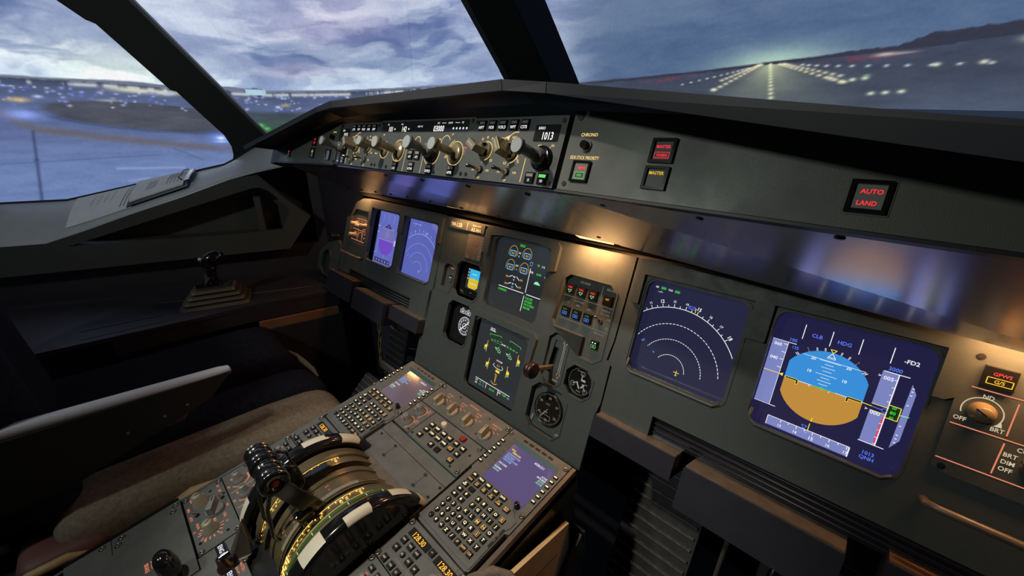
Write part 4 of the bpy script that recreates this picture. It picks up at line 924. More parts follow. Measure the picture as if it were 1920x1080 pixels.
mb = MB(); mb.prism(cham(-42, -40, 42, 40, 8), -26, -16, 'black_gloss', holes=[rrect(-26, -22, 30, 32, 2)]); mb.text('BUGS', -30, -33, 3, 'leg_dim', -15.7); mb.text('RST', 6, -30, 3, 'leg_dim', -15.7); mb.build('bezel', t, bevel=1)
mb = MB(); mb.rect(-26, -22, 30, 32, -20, 'scr_dark'); mb.rect(-16, 6, 22, 30, -19.6, 's_isis_sky'); mb.poly([(-16, 6), (22, 6), (22, -14), (14, -20), (-10, -20), (-16, -16)], -19.6, 's_isis_gnd')
for y in (28, 20, 12, 4): mb.text('10', -20, y, 4, 's_white', -19.4)
mb.line(-6, 18, 12, 18, 1, -19.4, 's_white'); mb.line(-10, -7, 16, -7, 1, -19.4, 's_white'); mb.cyl(3, 6, -19.5, -19.4, 1.5, 's_yellow', seg=8); mb.build('screen', t)
t = thing('bearing_indicator', 'round white compass card dial in an angled recess, left of the lower engine display', 'instrument', at(FM, -156, -150, 0)); backplate(t, -52, -56, 46, 56, -24)
mb = MB(); mb.cyl(6, -6, -24, -20, 25, 's_l_dark', seg=40); mb.cyl(6, -6, -20, -19.6, 24, 'scr_dark', seg=40)
for k in range(72):
    a = 2 * PI * k / 72; l = 4 if k % 2 == 0 else 2.2; c, s_ = math.cos(a), math.sin(a); mb.line(6 + (24 - l) * c, -6 + (24 - l) * s_, 6 + 24.5 * c, -6 + 24.5 * s_, .8, -19.4, 's_white')
for k in range(12): a = 2 * PI * k / 12; mb.text(('N', '3', '6', 'E', '12', '15', 'S', '21', '24', 'W', '30', '33')[k], 6 + 16 * math.sin(a), -6 + 16 * math.cos(a), 4.6, 's_white', -19.4, rot=-30 * k)
mb.line(-10, -22, 22, 10, 2.4, -19.2, 's_white'); mb.arc(6, -6, 7, 0, 360, 1.2, -19.3, 's_white'); mb.build('dial', t)
mb = MB()
for x in (-12, 10): mb.frame_(x - 9, 25, x + 9, 34, 1, -19.4, 's_white'); mb.text('DME', x, 29.5, 4.4, 's_white', -19.4, wx=.85); mb.text('VOR', x, 38, 3, 's_white', -19.4)
mb.build('counter_window', t)
# landing gear / autobrake panel
t = thing('gear_light_unit', 'recessed panel with three red gear lights and blue auto brake buttons', 'panel', at(FM, 0, 0, 0)); backplate(t, 128, -104, 266, 56, -9, 'panel')
z = -8.6; mb = MB()
for tx, x, y, wx in (('LDG GEAR', 184, 42, .8), ('BRK FAN', 243, 42, .72), ('AUTO BRK', 181, 2, .8), ('LO', 155, -5, .8), ('MED', 180, -6, .8), ('MAX', 207, -7, .8), ('A/SKID &', 243, 1, .72), ('N/W STRG', 243, -6, .68), ('ON', 253, -14, .8), ('OFF', 254, -31, .8), ('TERR ON ND', 240, -46, .62)): mb.text(tx, x, y, 4.6, 'leg_dim', z, wx=wx)
mb.line(139, 8, 261, 8, .9, z, 'leg_dim'); mb.line(225, 46, 225, -40, .9, z, 'leg_dim'); mb.line(138, -40, 260, -40, .9, z, 'leg_dim'); mb.build('lettering', t)
for x in (155, 182, 209): lamp_btn(t, x, 23, 20, -9, [('UNLK', 4, 4.2, 'lamp_red'), ('tri', -4, 0, 's_lgreen')])
lamp_btn(t, 243, 21, 20, -9, [('HOT', 3, 3.6, 'lamp_amber')])
for x in (155, 182, 209): lamp_btn(t, x, -24, 20, -9, [('DECEL', 4.5, 3.4, 'lamp_green_dim'), ('box', -3.5, 0, 'lamp_blue', 'ON')])
lamp_btn(t, 238, -68, 17, -9, [('dots', 3.5, 0, 's_white'), ('box', -3.5, 0, 'lamp_green', 'ON')])
mb = MB(); mb.cyl(237, -21, -9, -5, 5, 'screw_steel', seg=8); mb.tube([(237, -21, -6), (235, -16, 3), (232, -13, 10)], [2, 1.8, 3], 'chrome'); mb.build('toggle_switch', t)
# gear lever
t = thing('gear_lever_panel', 'octagonal slotted plate with up and down arrows', 'panel', at(FM, 0, 0, 0))
mb = MB(); mb.prism(cham(136, -182, 186, -72, 13), -10, -6, 'panel', holes=[[(143, -160), (158, -160), (162, -88), (149, -88)]]); mb.build('plate', t, bevel=.5)
mb = MB(); mb.box(152, -125, -22, 30, 90, 10, 'black'); mb.build('slot_box', t)
mb = MB(); zz_ = -5.7
mb.pline([(172.5, -103), (172.5, -90), (169.5, -90), (174.5, -80), (179, -90), (176.3, -90), (176.3, -103)], .9, zz_, 'white_paint', True); mb.pline([(172.5, -106), (172.5, -156), (169.5, -156), (174, -166), (179, -156), (176.3, -156), (176.3, -106)], .9, zz_, 'white_paint', True)
mb.text('UP', 175, -76, 4, 'white_paint', zz_); mb.text('DOWN', 170, -171, 4, 'white_paint', zz_, wx=.8); mb.build('lettering', t)
t = thing('landing_gear_lever', 'lever with round black wheel-shaped knob, in the down position', 'lever', at(FM, 0, 0, 0))
mb = MB(); mb.add([(148, -152, -20), (157, -152, -20), (157, -152, 52), (148, -152, 52), (148, -143, -20), (157, -143, -20), (157, -143, 52), (148, -143, 52)], [(0, 3, 2, 1), (4, 5, 6, 7), (0, 1, 5, 4), (1, 2, 6, 5), (2, 3, 7, 6), (3, 0, 4, 7)], 'edge_worn'); mb.build('shaft', t, bevel=1.5)
mb = MB(); Mw = Matrix.Translation((153, -148, 60)) @ Matrix.Rotation(R_(90), 4, 'Y')
mb.lathe([(.01, -10), (7, -10), (11, -8), (14.5, -9), (16.5, -6), (16.5, -2), (15.6, 0), (16.5, 2), (16.5, 6), (14.5, 9), (11, 8), (7, 10), (.01, 10)], 'red_brown', M=Mw, seg=32); mb.build('knob', t)
t = thing('brake_pressure_gauge', 'round three-dial brake pressure gauge right of the gear lever', 'gauge', at(FM, 227, -150, 0)); backplate(t, -33, -33, 33, 33, -14)
mb = MB(); mb.cyl(0, 0, -14, -10, 27, 'black_gloss', seg=36); mb.lathe([(28, -14), (28, -8), (26, -7), (25.5, -10)], 'panel'); mb.build('dial', t)
mb = MB()
for x, y in ((2, 16), (-17, -9), (14, -16)): mb.arc(x, y, 4.5, 0, 360, 1.2, -9.6, 'leg_dim'); mb.line(x, y, x * .35, y * .2, 1.6, -9.6, 'white_paint')
mb.line(-8, -3, 0, -15, 3, -9.6, 'white_paint'); mb.line(3, -12, 10, -3, 3, -9.6, 'white_paint'); mb.box(6, 4, -9.6, 9, 4, .2, 'white_paint'); mb.text('ACCU PRESS', -6, 20, 2.6, 'leg_dim', -9.5, wx=.7); mb.text('BRAKES', 0, -20, 3, 'leg_dim', -9.5, wx=.8); mb.text('PSI', 14, -2, 3, 'leg_dim', -9.5); mb.build('markings', t)
t = thing('clock', 'round black clock with second ticks near the bottom right of the centre panel', 'clock', at(FM, 169, -236, 0)); backplate(t, -48, -52, 46, 52, -12, 'panel')
mb = MB(); mb.cyl(0, 0, -12, -8, 35, 'black_gloss', seg=44); mb.lathe([(36, -12), (36, -7), (34, -6), (33.5, -8)], 'black_metal', seg=44); mb.build('dial', t)
mb = MB()
for k in range(60):
    a = 2 * PI * k / 60; c, s_ = math.cos(a), math.sin(a); l = 4 if k % 5 == 0 else 2.4; mb.line((33 - l) * c, (33 - l) * s_, 33 * c, 33 * s_, .7, -7.7, 'leg_dim')
for k, tx in enumerate(('60', '10', '20', '30', '40', '50')): a = R_(90 - 60 * k); mb.text(tx, 24 * math.cos(a), 24 * math.sin(a), 5.4, 'leg_dim', -7.7)
mb.text('UTC', -2, 10, 3.6, 'leg_dim', -7.7); mb.text('CHR', -4, -8, 3.6, 'leg_dim', -7.7); mb.frame_(-16, -14, 10, -24, .8, -7.7, 'leg_dim'); mb.line(0, 0, -14, -21, 1, -7.6, 'white_paint'); mb.build('markings', t)
for x, y, r in ((-38, 40, 30), (38, 34, 110), (-36, -34, 80), (36, -42, 20)): mb = MB(); mb.box(x, y, -10.5, 13, 5, 2, 'lens_grey', rot=r); mb.build('push_button', t)

# ---- right side dimmer panel
t = thing('dimmer_panel', 'tan lit panel at the right edge with warning light and brightness knob', 'panel', at(FM, 0, 0, 0))
mb = MB(); mb.prism([(704, 94), (860, 96), (860, -54), (712, -52), (706, -46)], 0, 3, 'panel'); screw(mb, 713, 88, 3, 3.6); screw(mb, 714, -45, 3, 3.6); mb.build('face_plate', t, bevel=1)
mb = MB(); z = 3.3
for a in ((714, 53, 860, 53), (708, 7, 860, 7), (707, -36, 860, -36), (750.5, 48, 750.5, 11), (751, 3, 750, -33)): mb.line(*a, 1.3, z, 'leg_org')
for tx, x, y in (('ND', 729, 46), ('OFF', 714, 15), ('BRT', 743, 14), ('CONSOLE', 774, 1), ('BRT', 758, -8), ('DIM', 758, -16), ('OFF', 758, -24)): mb.text(tx, x, y, 4.8, 'leg_cream', z, wx=.9)
mb.arc(728, 28, 16, 190, 20, 1.1, z, 'leg_cream', seg=24) if False else mb.arc(728, 28, 16, -28, 200, 1.1, z, 'leg_cream', seg=26); mb.poly([(739, 17), (744, 23), (745.5, 17.5)], z, 'leg_cream'); mb.build('lettering', t)
mb = MB(); M_ = Matrix.Translation((728, 28, 3)); mb.lathe([(11.5, 0), (11.5, 3), (9.5, 6), (8.6, 8), (8.2, 19), (7.2, 21), (.01, 21)], 'knob_brown', M=M_); mb.box(725, 30, 24.3, 1.6, 10, .6, 'black', rot=60); mb.build('dimmer_knob', t)
mb = MB(); mb.prism([(718, 57), (744, 57), (744, 81), (718, 81)], 3, 8, 'black_gloss', inset=1); mb.text('GPWS', 732, 73, 3.9, 'lamp_red', 8.3, wx=.95); mb.frame_(722, 61.5, 741, 68.5, .9, 8.3, 'lamp_amber'); mb.text('G/S', 731.5, 65, 4, 'lamp_amber', 8.3); mb.build('warning_button', t, bevel=.6)
mb = MB(); mb.cyl(771, -16, 3, 6, 5, 'screw_steel', seg=8); mb.tube([(771, -16, 4), (769, -11, 12), (766, -7, 18)], [2.4, 2, 3.4], 'chrome'); mb.build('toggle_switch', t)
for s, lb in ((1, 'bronze grab rail below the panel at the right edge'), (-1, 'short bronze grab rail below the far left switch panel')):
    t = thing('grab_rail', lb, 'rail', FM); mb = MB(); xa, xb = (710, 860) if s > 0 else (-856, -708)
    mb.tube([(xa, -91, 0), (xa + 3, -91, 10), (xa + 12, -91, 14), (xb - 12, -92, 14), (xb - 3, -92, 10), (xb, -92, 0)], 5, 'edge_worn', seg=12); mb.build('bar', t)
# ---- captain's side switch panel
t = thing('dimmer_panel', 'amber lit panel with white lines and four knobs at the far left', 'panel', at(FM, 0, 0, 0)); backplate(t, -840, -50, -712, 74, -9, 'panel')
mb = MB(); z = -8.6
for a in ((-812, 38, -716, 38), (-830, 0, -716, -2), (-832, -38, -716, -40), (-790, 36, -790, 2), (-752, 36, -752, 2), (-786, -2, -786, -38), (-752, -2, -752, -38)): mb.line(*a, 2.0, z, 'leg_org')
for x, y in ((-806, 18), (-735, 20), (-806, -22), (-768, -20)): mb.arc(x, y, 13, -20, 200, 1.8, z, 'leg_org')
for x, y, tx in ((-772, 30, 'ND'), (-740, 6, 'BRT'), (-770, 10, 'OFF'), (-735, -10, 'DIM'), (-735, -24, 'OFF')): mb.text(tx, x, y, 5.5, 'leg_org', z)
mb.build('lettering', t)
for x, y in ((-806, 18), (-772, 14), (-806, -22), (-735, 18)):
    mb = MB(); mb.lathe([(10, 0), (9, 8), (7.5, 10), (7.5, 22), (6, 24), (.01, 24)], 'knob_beige', M=Matrix.Translation((x, y, -9))); mb.build('dimmer_knob', t)
mb = MB(); mb.box(-722, 52, -6, 12, 18, 8, 'black_gloss'); mb.build('push_button', t)
# ---- side speaker
t = thing('console_speaker', 'grey angular speaker with black octagonal grille at the far left end of the panel', 'speaker', FM)
mb = MB(); mb.prism([(-905, -60), (-872, -75), (-870, -228), (-1050, -195), (-1052, -130), (-985, -84)], -30, 4, 'panel', holes=[cham(-1010, -206, -940, -112, 22)]); mb.build('case', t, bevel=2)
mb = MB(); mb.box(-975, -160, -12, 80, 100, 6, 'rubber'); mb.build('grille', t)
rim(t, cham(-1010, -206, -940, -112, 22), 4, 2, 7, 'panel')
mb = MB(); mb.lathe([(16, 0), (16, 4), (12, 8), (12, 22), (10, 25), (.01, 25)], 'black_gloss', M=Matrix.Translation((-925, -50, 0))); mb.build('reel', t)
# ================================================================== PEDESTAL
ped = thing('pedestal', 'wide dark centre console box between the seats', 'console', FP)
mb = MB(); 
mb.prism([(-284, -1100), (284, -1100), (284, 4), (-284, 4)], -60, -14, 'black_metal')
mb.build('deck', ped)
mb = MB(); mb.prism([(-282, -1100), (-276, -1100), (-276, 3), (-282, 3)], -60, -3, 'panel_pedestal'); mb.build('side_rail', ped, bevel=1); mb = MB(); mb.prism([(276, -1100), (284, -1100), (284, 3), (276, 3)], -30, -2, 'edge_worn'); mb.build('side_rail', ped, bevel=1)
mb = MB(); mb.prism([(-270, -1100), (275, -1100), (275, 0), (-270, 0)], -560, -60, 'black_metal'); mb.build('base', ped)
mb = MB()
for x, y, z in ((284.5, -60, -60), (284.5, -240, -52)): mb.box(276, y, z, 3, 7, 7, 'screw_steel')
mb.build('bolt', ped)

def mcdu(label, scr, left):
    t = thing('keyboard_display_unit', label, 'keyboard', at(FP, 198, 0, 0) if not left else at(FP, -199, 0, 0))
    mb = MB()
    out = [(-77, 2), (77, 2), (77, -168), (70, -172), (70, -250), (64, -254), (-66, -252), (-70, -246), (-70, -200), (-73, -194), (-73, -122), (-77, -118)]
    rec = rrect(-62, -126, 62, -16, 6)
    mb.prism(out[::-1], -14, 0, 'panel_pedestal', holes=[rec]); mb.prism([(-72, -122), (-72, -246), (68, -248), (68, -168), (72, -160), (72, -145), (64, -141), (40, -121)], 0, 1.6, 'panel_pedestal')
    mb.build('case', t, bevel=.8)
    mb = MB(); mb.add([(-62, -16, 0), (62, -16, 0), (58, -24, -6), (-52, -24, -6)], [(0, 3, 2, 1)], 'teal_edge'); mb.add([(-62, -16, 0), (-52, -24, -6), (-48, -124, -6), (-62, -126, 0)], [(0, 3, 2, 1)], 'panel_pedestal'); mb.add([(62, -16, 0), (62, -126, 0), (58, -124, -6), (58, -24, -6)], [(0, 3, 2, 1)], 'teal_edge')
    for k in range(6): y = -34 - 12.6 * k; mb.line(-62, y, -48, y - 1, .7, -1.8, 'leg_dim')
    mb.build('screen_surround', t)
    mb = MB(); mb.rect(-52, -126, 60, -22, -6.2, scr); z = -5.8; g = 's_lgreen'; w_ = 's_white'; b_ = 's_l_white'
    mb.text('A320-211', 24, -32, 5.2, w_, z, wx=.86); mb.text('<ENG', -47, -36, 4, 's_yellow', z, al='l', wx=.8); mb.text('CFM56-5-B4', -40, -41, 4.4, 's_yellow', z, al='l', wx=.72)
    for k, tx in enumerate(('ACTIVE DATA BASE', '30DEC-26JAN', 'SECOND DATA BASE', '<27JAN-23FEB')): mb.text(tx, -46, -47.5 - 5.2 * k, 4.0, 's_cyan' if k % 2 else b_, z, al='l', wx=.68)
    for k, tx in enumerate(('ACTIVE', 'DATA BASE', 'AS17101', 'AS17102')): mb.text(tx, 56, -47 - 5.2 * k, 3.8, w_ if k < 2 else g, z, al='r', wx=.75)
    for k, tx in enumerate(('CHG CODE', '[   ]', 'IDLE/PERF', '+0.0/+0.0')): mb.text(tx, -46, -74 - 5.6 * k, 3.8, w_ if k % 2 == 0 else g, z, al='l', wx=.8)
    mb.build('screen', t)
    for x in (-33, -16.5, 0, 16.5, 33): mb = MB(); mb.prism(rrect(x - 5.5, -10.5, x + 5.5, -6, 2), -.2, .5, 'black'); mb.frame_(x - 6, -11, x + 6, -5.6, .6, .6, 'edge_worn'); mb.build('annunciator', t)
    for k in range(6):
        for s, x in ((-1, -72), (1, 69)):
            mb = MB(); mb.prism([(x - 4.5, -39.5 - 12.5 * k), (x + 4.5, -39.5 - 12.5 * k), (x + 4.5, -33.5 - 12.5 * k), (x - 4.5, -33.5 - 12.5 * k)], 0, 3.2, 'key_black', inset=.7); mb.rect(x - 3.0, -37.6 - 12.5 * k, x + 3.0, -35.4 - 12.5 * k, 3.4, 'leg_key'); mb.build('line_key', t)
    def key(x, y, tx, w_=14, h=9.5, m='leg_key', hh=3.4, rnd=False, box=False):
        mb = MB()
        if rnd: mb.cyl(x, y, 1.6, 4.4, 5.4, 'key_black', r1=4.6, seg=18)
        else: mb.prism([(x - w_ / 2, y - h / 2), (x + w_ / 2, y - h / 2), (x + w_ / 2, y + h / 2), (x - w_ / 2, y + h / 2)], 1.6, 4.6, 'key_black', inset=.9)
        if tx: 
            L = tx.split('|')
            for i, q in enumerate(L): mb.text(q, x, y + (len(L) - 1) * 1.9 - i * 3.8, hh * 1.15 if len(L) == 1 else 3.1, m, 4.8, wx=1.15 if len(q) == 1 else .78)
        if box: mb.frame_(x - w_ * .33, y - h * .36, x + w_ * .33, y + h * .36, .5, 4.75, 'leg_key_o')
        return mb.build('key', t)
    fx = [-53, -34, -15, 4.5, 24, 44]
    for x, tx in zip(fx[:5], ('DIR', 'PROG', 'PERF', 'INIT', 'DATA')): key(x, -129, tx)
    for x, tx in zip(fx, ('F-PLN', 'RAD|NAV', 'FUEL|PRED', 'SEC|F-PLN', 'ATC|COMM', 'MCDU|MENU')): key(x, -141, tx, m='leg_key_o')
    key(fx[0], -154, 'AIR|PORT'); key(fx[1], -154, '')
    for x, y, tx in ((fx[0], -167, '←'), (fx[1], -167, '↑'), (fx[0], -180, '→'), (fx[1], -180, '↓')): 
        o = key(x, y, ''); mb = MB(); a = {'←': 90, '↑': 0, '→': -90, '↓': 180}[tx]; mb.M = Matrix.Translation((x, y, 4.8)) @ Matrix.Rotation(R_(a), 4, 'Z'); mb.poly([(-2.6, -.4), (0, 2.8), (2.6, -.4)], 0, 'leg_key'); mb.rect(-.8, -2.8, .8, 0, 0, 'leg_key'); mb.build('arrow', o)
    L = 'ABCDEFGHIJKLMNOPQRSTUVWXYZ'
    for i, c in enumerate(L):
        key(-9 + 15.4 * (i % 5), -159.5 - 14.6 * (i // 5), c, 10.5, 10.5, 'leg_key_o' if c in 'EMNS' else 'leg_key', 4.4, box=c in 'EMNS')
    for k, tx in enumerate(('/', 'SP', 'OVFY', 'CLR')): key(6.4 + 15.4 * k, -232.5, tx, 10.5, 10.5, 'leg_key_o' if k else 'leg_key', 3.4 if k else 5)
    for r_, row in enumerate(('123', '456', '789', '.0±')):
        for c_, q in enumerate(row): key(-53 + 15 * c_, -194 - 12.8 * r_, {'±': '+/-'}.get(q, q), m='leg_key', hh=4.0, rnd=True)
    mb = MB(); mb.prism([(64, -205), (67.5, -205), (67.5, -168), (64, -168)], 1.6, 2.4, 'black'); mb.text('DIM      BRT', 65.8, -186, 2.2, 'leg_dim', 2.5, rot=90); mb.build('name_strip', t)
    mb = MB(); mb.lathe([(5.5, 0), (5.5, 2), (4.5, 3), (4.5, 11), (3.6, 12), (.01, 12)], 'black_gloss', M=Matrix.Translation((54, -124, 0))); mb.build('brightness_knob', t)
    dzus(t, 72, -10); dzus(t, 72, -131); dzus(t, -76, -118) if left else dzus(t, -72, -12)
    return t
M1 = mcdu('keyboard unit with purple screen, at the right front corner of the pedestal', 'scr_mcdu', False)
M2 = mcdu('keyboard unit with brown screen, at the left front corner of the pedestal', 'scr_mcdu_left', True)

# ---- switching panel with four bar knobs
t = thing('switching_panel', 'strip with four beige rotary switches at the front of the pedestal', 'panel', FP)
mb = MB(); mb.prism([(-119, -73), (119, -73), (119, 2), (-119, 2)], -14, 0, 'panel_pedestal')
for x, y in ((-50, -8), (-62, -46), (8, -54), (58, -12), (66, -60)): screw(mb, x, y, 0, 2.2)
mb.build('face_plate', t, bevel=.8)
q = MB(); z = .35
def bar_knob(t, x, y, rot=0, s=1.0, m='knob_beige'):
    mb = MB(); M_ = Matrix.Translation((x, y, 0)) @ Matrix.Rotation(R_(rot), 4, 'Z')
    mb.lathe([(14 * s, 0), (14 * s, 4 * s), (12.5 * s, 6.5 * s), (.01, 6.5 * s)], m, M=M_)
    mb.M = M_; mb.add([(-5 * s, -13 * s, 6 * s), (5 * s, -13 * s, 6 * s), (5 * s, 13 * s, 6 * s), (-5 * s, 13 * s, 6 * s), (-4.6 * s, -12.5 * s, 20 * s), (4.6 * s, -12.5 * s, 20 * s), (3.4 * s, 14 * s, 20 * s), (-3.4 * s, 14 * s, 20 * s)], [(0, 3, 2, 1), (4, 5, 6, 7), (0, 1, 5, 4), (1, 2, 6, 5), (2, 3, 7, 6), (3, 0, 4, 7)], m)
    mb.line(0, 4 * s, 0, 13 * s, 1.5 * s, 20.2 * s, 'black'); return mb.build('rotary_switch', t, bevel=.9)
for x, l1, l2 in ((-79, 'ATT HDG', 'NORM'), (-27, 'AIR DATA', 'NORM'), (27, 'EIS DMC', 'NORM'), (85, 'ECAM/ND XFR', 'NORM')):
    bar_knob(t, x, -51, 8)
    q.text(l1, x + 4, -18, 4.2, 'leg_org', z, wx=.75); q.text('NORM', x + 3, -25, 3.6, 'leg_org', z, wx=.75); q.text('CAPT', x - 17, -28, 3.6, 'leg_org', z, wx=.75); q.text('F/O', x + 20, -31, 3.6, 'leg_org', z, wx=.8); q.arc(x, -51, 20, 45, 75, 1.2, z, 'leg_org'); q.line(x + 2, -30, x + 2, -33, .9, z, 'leg_org')
q.text('SWITCHING', 4, -10, 4.6, 'leg_org', z, wx=.9); q.build('lettering', t)
dzus(t, -113, -9, 0, 5); dzus(t, 112, -8, 0, 5)
# ---- display brightness knobs
t = thing('brightness_panel', 'small square panel with two round grey knobs and orange arcs', 'panel', FP)
mb = MB(); mb.prism([(-119, -153), (-59, -153), (-59, -76), (-119, -76)], -14, 0, 'panel_pedestal'); screw(mb, -66, -146, 0, 2.5); mb.build('face_plate', t, bevel=.8)
q = MB()
for y in (-98, -134):
    q.arc(-88, y, 15, -50, 110, 1.3, z, 'leg_org'); 
    for k, tx in enumerate(('UPPER' if y > -110 else 'LOWER', 'DISPLAY')): q.text(tx, -70 + 0, y + 14 - k * 5, 3.6, 'leg_org', z, wx=.62)
    q.text('OFF', -110, y - 2, 3.4, 'leg_org', z, wx=.8); q.text('BRT', -76, y - 14, 3.4, 'leg_org', z, wx=.8)
    mb = MB(); M_ = Matrix.Translation((-88, y, 0)); mb.lathe([(12.5, 0), (12, 4), (9.5, 8), (8.5, 10), (7.8, 20), (6.4, 22), (.01, 22)], 'knob_grey', M=M_); mb.box(-88, y + 3, 22.2, 1.4, 8, .5, 'black', rot=25); mb.box(-88, y, 12, 2.2, 20, 16, 'knob_grey', rot=25, taper=.1); mb.build('brightness_knob', t, bevel=.6)
q.build('lettering', t)
# ---- ECAM control panel
t = thing('system_page_panel', 'panel with lit square keys, one red key and one blank cream cap', 'panel', FP)
mb = MB(); mb.prism([(-57, -153), (118, -153), (118, -76), (-57, -76)], -14, 0, 'panel_pedestal')
for x, y in ((-50, -146), (100, -106), (88, -148)): screw(mb, x, y, 0, 2.5)
mb.prism([(-57, -156), (119, -156), (119, -153), (-57, -153)], -14, .4, 'teal_edge'); mb.build('face_plate', t, bevel=.8)
for x, y, tx in ((-30, -105, 'ENG'), (-30, -121, 'APU'), (-30, -139, 'CLR'), (-9, -105, 'BLEED'), (-9, -121, 'COND'), (13, -105, 'PRESS'), (13, -121, 'DOOR'), (34, -105, 'ELEC'), (34, -121, 'WHEEL'), (13, -140, 'STS'), (56, -105, 'HYD'), (56, -121, 'F/CTL'), (35, -140, ''), (78, -105, 'FUEL'), (78, -121, 'ALL'), (78, -139, 'RCL')):
    mb = MB(); mb.prism([(x - 7, y - 6), (x + 7, y - 6), (x + 7, y + 6), (x - 7, y + 6)], 0, 4, 'key_black', inset=.9)
    if tx: mb.text(tx, x, y, 4.4, 'leg_key' if tx not in ('F/CTL', 'RCL') else 'leg_key_o', 4.2, wx=.7)
    if tx in ('F/CTL', 'RCL'): mb.frame_(x - 4.6, y - 3.4, x + 4.6, y + 3.4, .6, 4.2, 'leg_key_o')
    mb.build('key', t)
for x, y, m in ((-9, -88, 'key_white'), (57, -88, 'key_red')): mb = MB(); mb.prism(rrect(x - 7.5, y - 6, x + 7.5, y + 6, 2 if m == 'key_red' else 4), 0, 6, m, inset=.8); mb.build('key', t, bevel=.8)
dzus(t, 110, -146, 0, 4.5); dzus(t, 104, -82, 0, 4.5)
# ---- blank plates ahead of the thrust levers
t = thing('blank_cover_plate', 'plain grey plate between the system page keys and the thrust levers', 'plate', FP)
mb = MB(); mb.prism([(-119, -183), (119, -183), (119, -158), (-119, -158)], -14, -.5, 'panel_pedestal'); mb.prism([(-119, -262), (119, -262), (119, -184.2), (-119, -184.2)], -14, -.8, 'panel_pedestal', holes=[[(-70, -262.0), (-70, -238), (70, -238), (70, -262.0)][::-1]] if False else ()); mb.build('plate', t, bevel=.8)
for x, y in ((-47, -191), (-46, -220), (66, -191), (66, -220)): 
    mb = MB(); mb.prism(cham(x - 5, y - 2.6, x + 5, y + 2.6, 1.5), -.8, -.2, 'black', holes=[cham(x - 4, y - 1.8, x + 4, y + 1.8, 1)]); screw(mb, x, y, -.8, 1.6); mb.build('fastener', t)
mb = MB(); mb.line(-47, -194, -46, -217, .6, -.4, 'black'); mb.line(66, -194, 66, -217, .6, -.4, 'black'); screw(mb, -104, -192, -.8, 2.6); screw(mb, 112, -190, -.8, 2.6); screw(mb, 110, -216, -.8, 2.6); mb.build('marking', t)

# ---- thrust quadrant: drum, scales, levers, trim wheels (all about one lateral axis)
CY, CZ = -352, -50
def arcpt(x, r, a): return (x, CY + r * math.cos(R_(a)), CZ + r * math.sin(R_(a)))
def band(mb, x0, x1, r, a0, a1, m, r2=None, seg=None):
    seg = seg or max(4, int(abs(a1 - a0) / 4)); r2 = r2 or r; vs = []; fs = []
    for i in range(seg + 1): a = a0 + (a1 - a0) * i / seg; vs += [arcpt(x0, r, a), arcpt(x1, r2, a)]
    for i in range(seg): fs.append((2 * i, 2 * i + 1, 2 * i + 3, 2 * i + 2))
    mb.add(vs, fs, m, True)
def sector(mb, x0, x1, r, a0, a1, m, rin=0):
    band(mb, x0, x1, r, a0, a1, m); seg = max(4, int(abs(a1 - a0) / 5))
    for x, fl in ((x0, 1), (x1, 0)):
        vs = [arcpt(x, r, a0 + (a1 - a0) * i / seg) for i in range(seg + 1)] + [arcpt(x, rin, a0 + (a1 - a0) * i / seg) for i in range(seg + 1)]
        mb.add(vs, [(i, i + 1, seg + 2 + i, seg + 1 + i) for i in range(seg)], m)
def arctext(mb, tx, x, r, a, h, m, wx=.8, rot=0):   # text lying on the drum, read from aft
    M_ = Matrix.Translation(arcpt(x, r, a)) @ Matrix.Rotation(R_(a - 90), 4, 'X') @ Matrix.Rotation(R_(rot), 4, 'Z'); o = mb.M; mb.M = o @ M_; mb.text(tx, 0, 0, h, m, 0, wx=wx); mb.M = o
quad = thing('throttle_quadrant', 'curved bronze drum with glowing yellow thrust scales between the two trim wheels', 'quadrant', FP)
mb = MB()
for x0, x1, r in ((-84, -62, 120), (-62, -42, 116), (-30, -14, 112), (-14, 12, 110), (12, 28, 112), (40, 62, 116), (62, 84, 121)): sector(mb, x0, x1, r, 0, 205, 'drum', rin=60)
for x0, x1 in ((-42, -30), (28, 40)): sector(mb, x0, x1, 92, 0, 205, 'black', rin=60)
mb.build('drum', quad)
mb = MB()
for x, r in ((-62, 118), (-42, 116.5), (40, 116.5), (62, 119), (16, 114), (-16, 113)): band(mb, x - 1.2, x + 1.2, r, 8, 200, 'drum_brass')
band(mb, 14, 24, 113.5, 40, 185, 'drum_brass'); mb.build('trim_and_sheen_strip', quad)  # wide brass band stands in for the gold reflection on the drum
mb = MB(); band(mb, 64, 70, 122, 20, 185, 'green_band')
for x0 in (72,): band(mb, x0, 83, 122, 10, 195, 'drum')
mb.build('trim_scale', quad)
mb = MB()
for x, m in ((52, 'leg_gold'), (-52, 'leg_gold')):
    band(mb, x - 8.0, x - 7.0, 117.6, 62, 100, m); band(mb, x - 8.0, x - 7.0, 117.6, 106, 150, m)
    for k, (tx, a) in enumerate((('TOGA', 66), ('FLX', 78), ('MCT', 83), ('CL', 100), ('A', 112), ('/', 116), ('T', 120), ('H', 124), ('R', 128), ('0', 143))): arctext(mb, tx, x, 117.4, a, 4.4, m, wx=.7)
    for a in range(62, 160, 6): band(mb, x - 6, x - 3.5, 117.6, a, a + 1, m)
for k in range(22):
    a = 136 + k * 2.6; band(mb, 43 + (k % 3) * 3, 56 - (k % 2) * 4, 118, a, a + 1.4, 'leg_gold')
    if k % 4 == 0: arctext(mb, 'REV' if k % 8 else 'IDLE', 50, 118.6, a + 2, 5, 'leg_key_o', wx=.8)
band(mb, 60.2, 62.4, 119.6, 50, 195, 'leg_gold'); band(mb, 15, 22, 114, 60, 140, 'leg_dim')  # broad dim band glows in place of light reflected off the drum
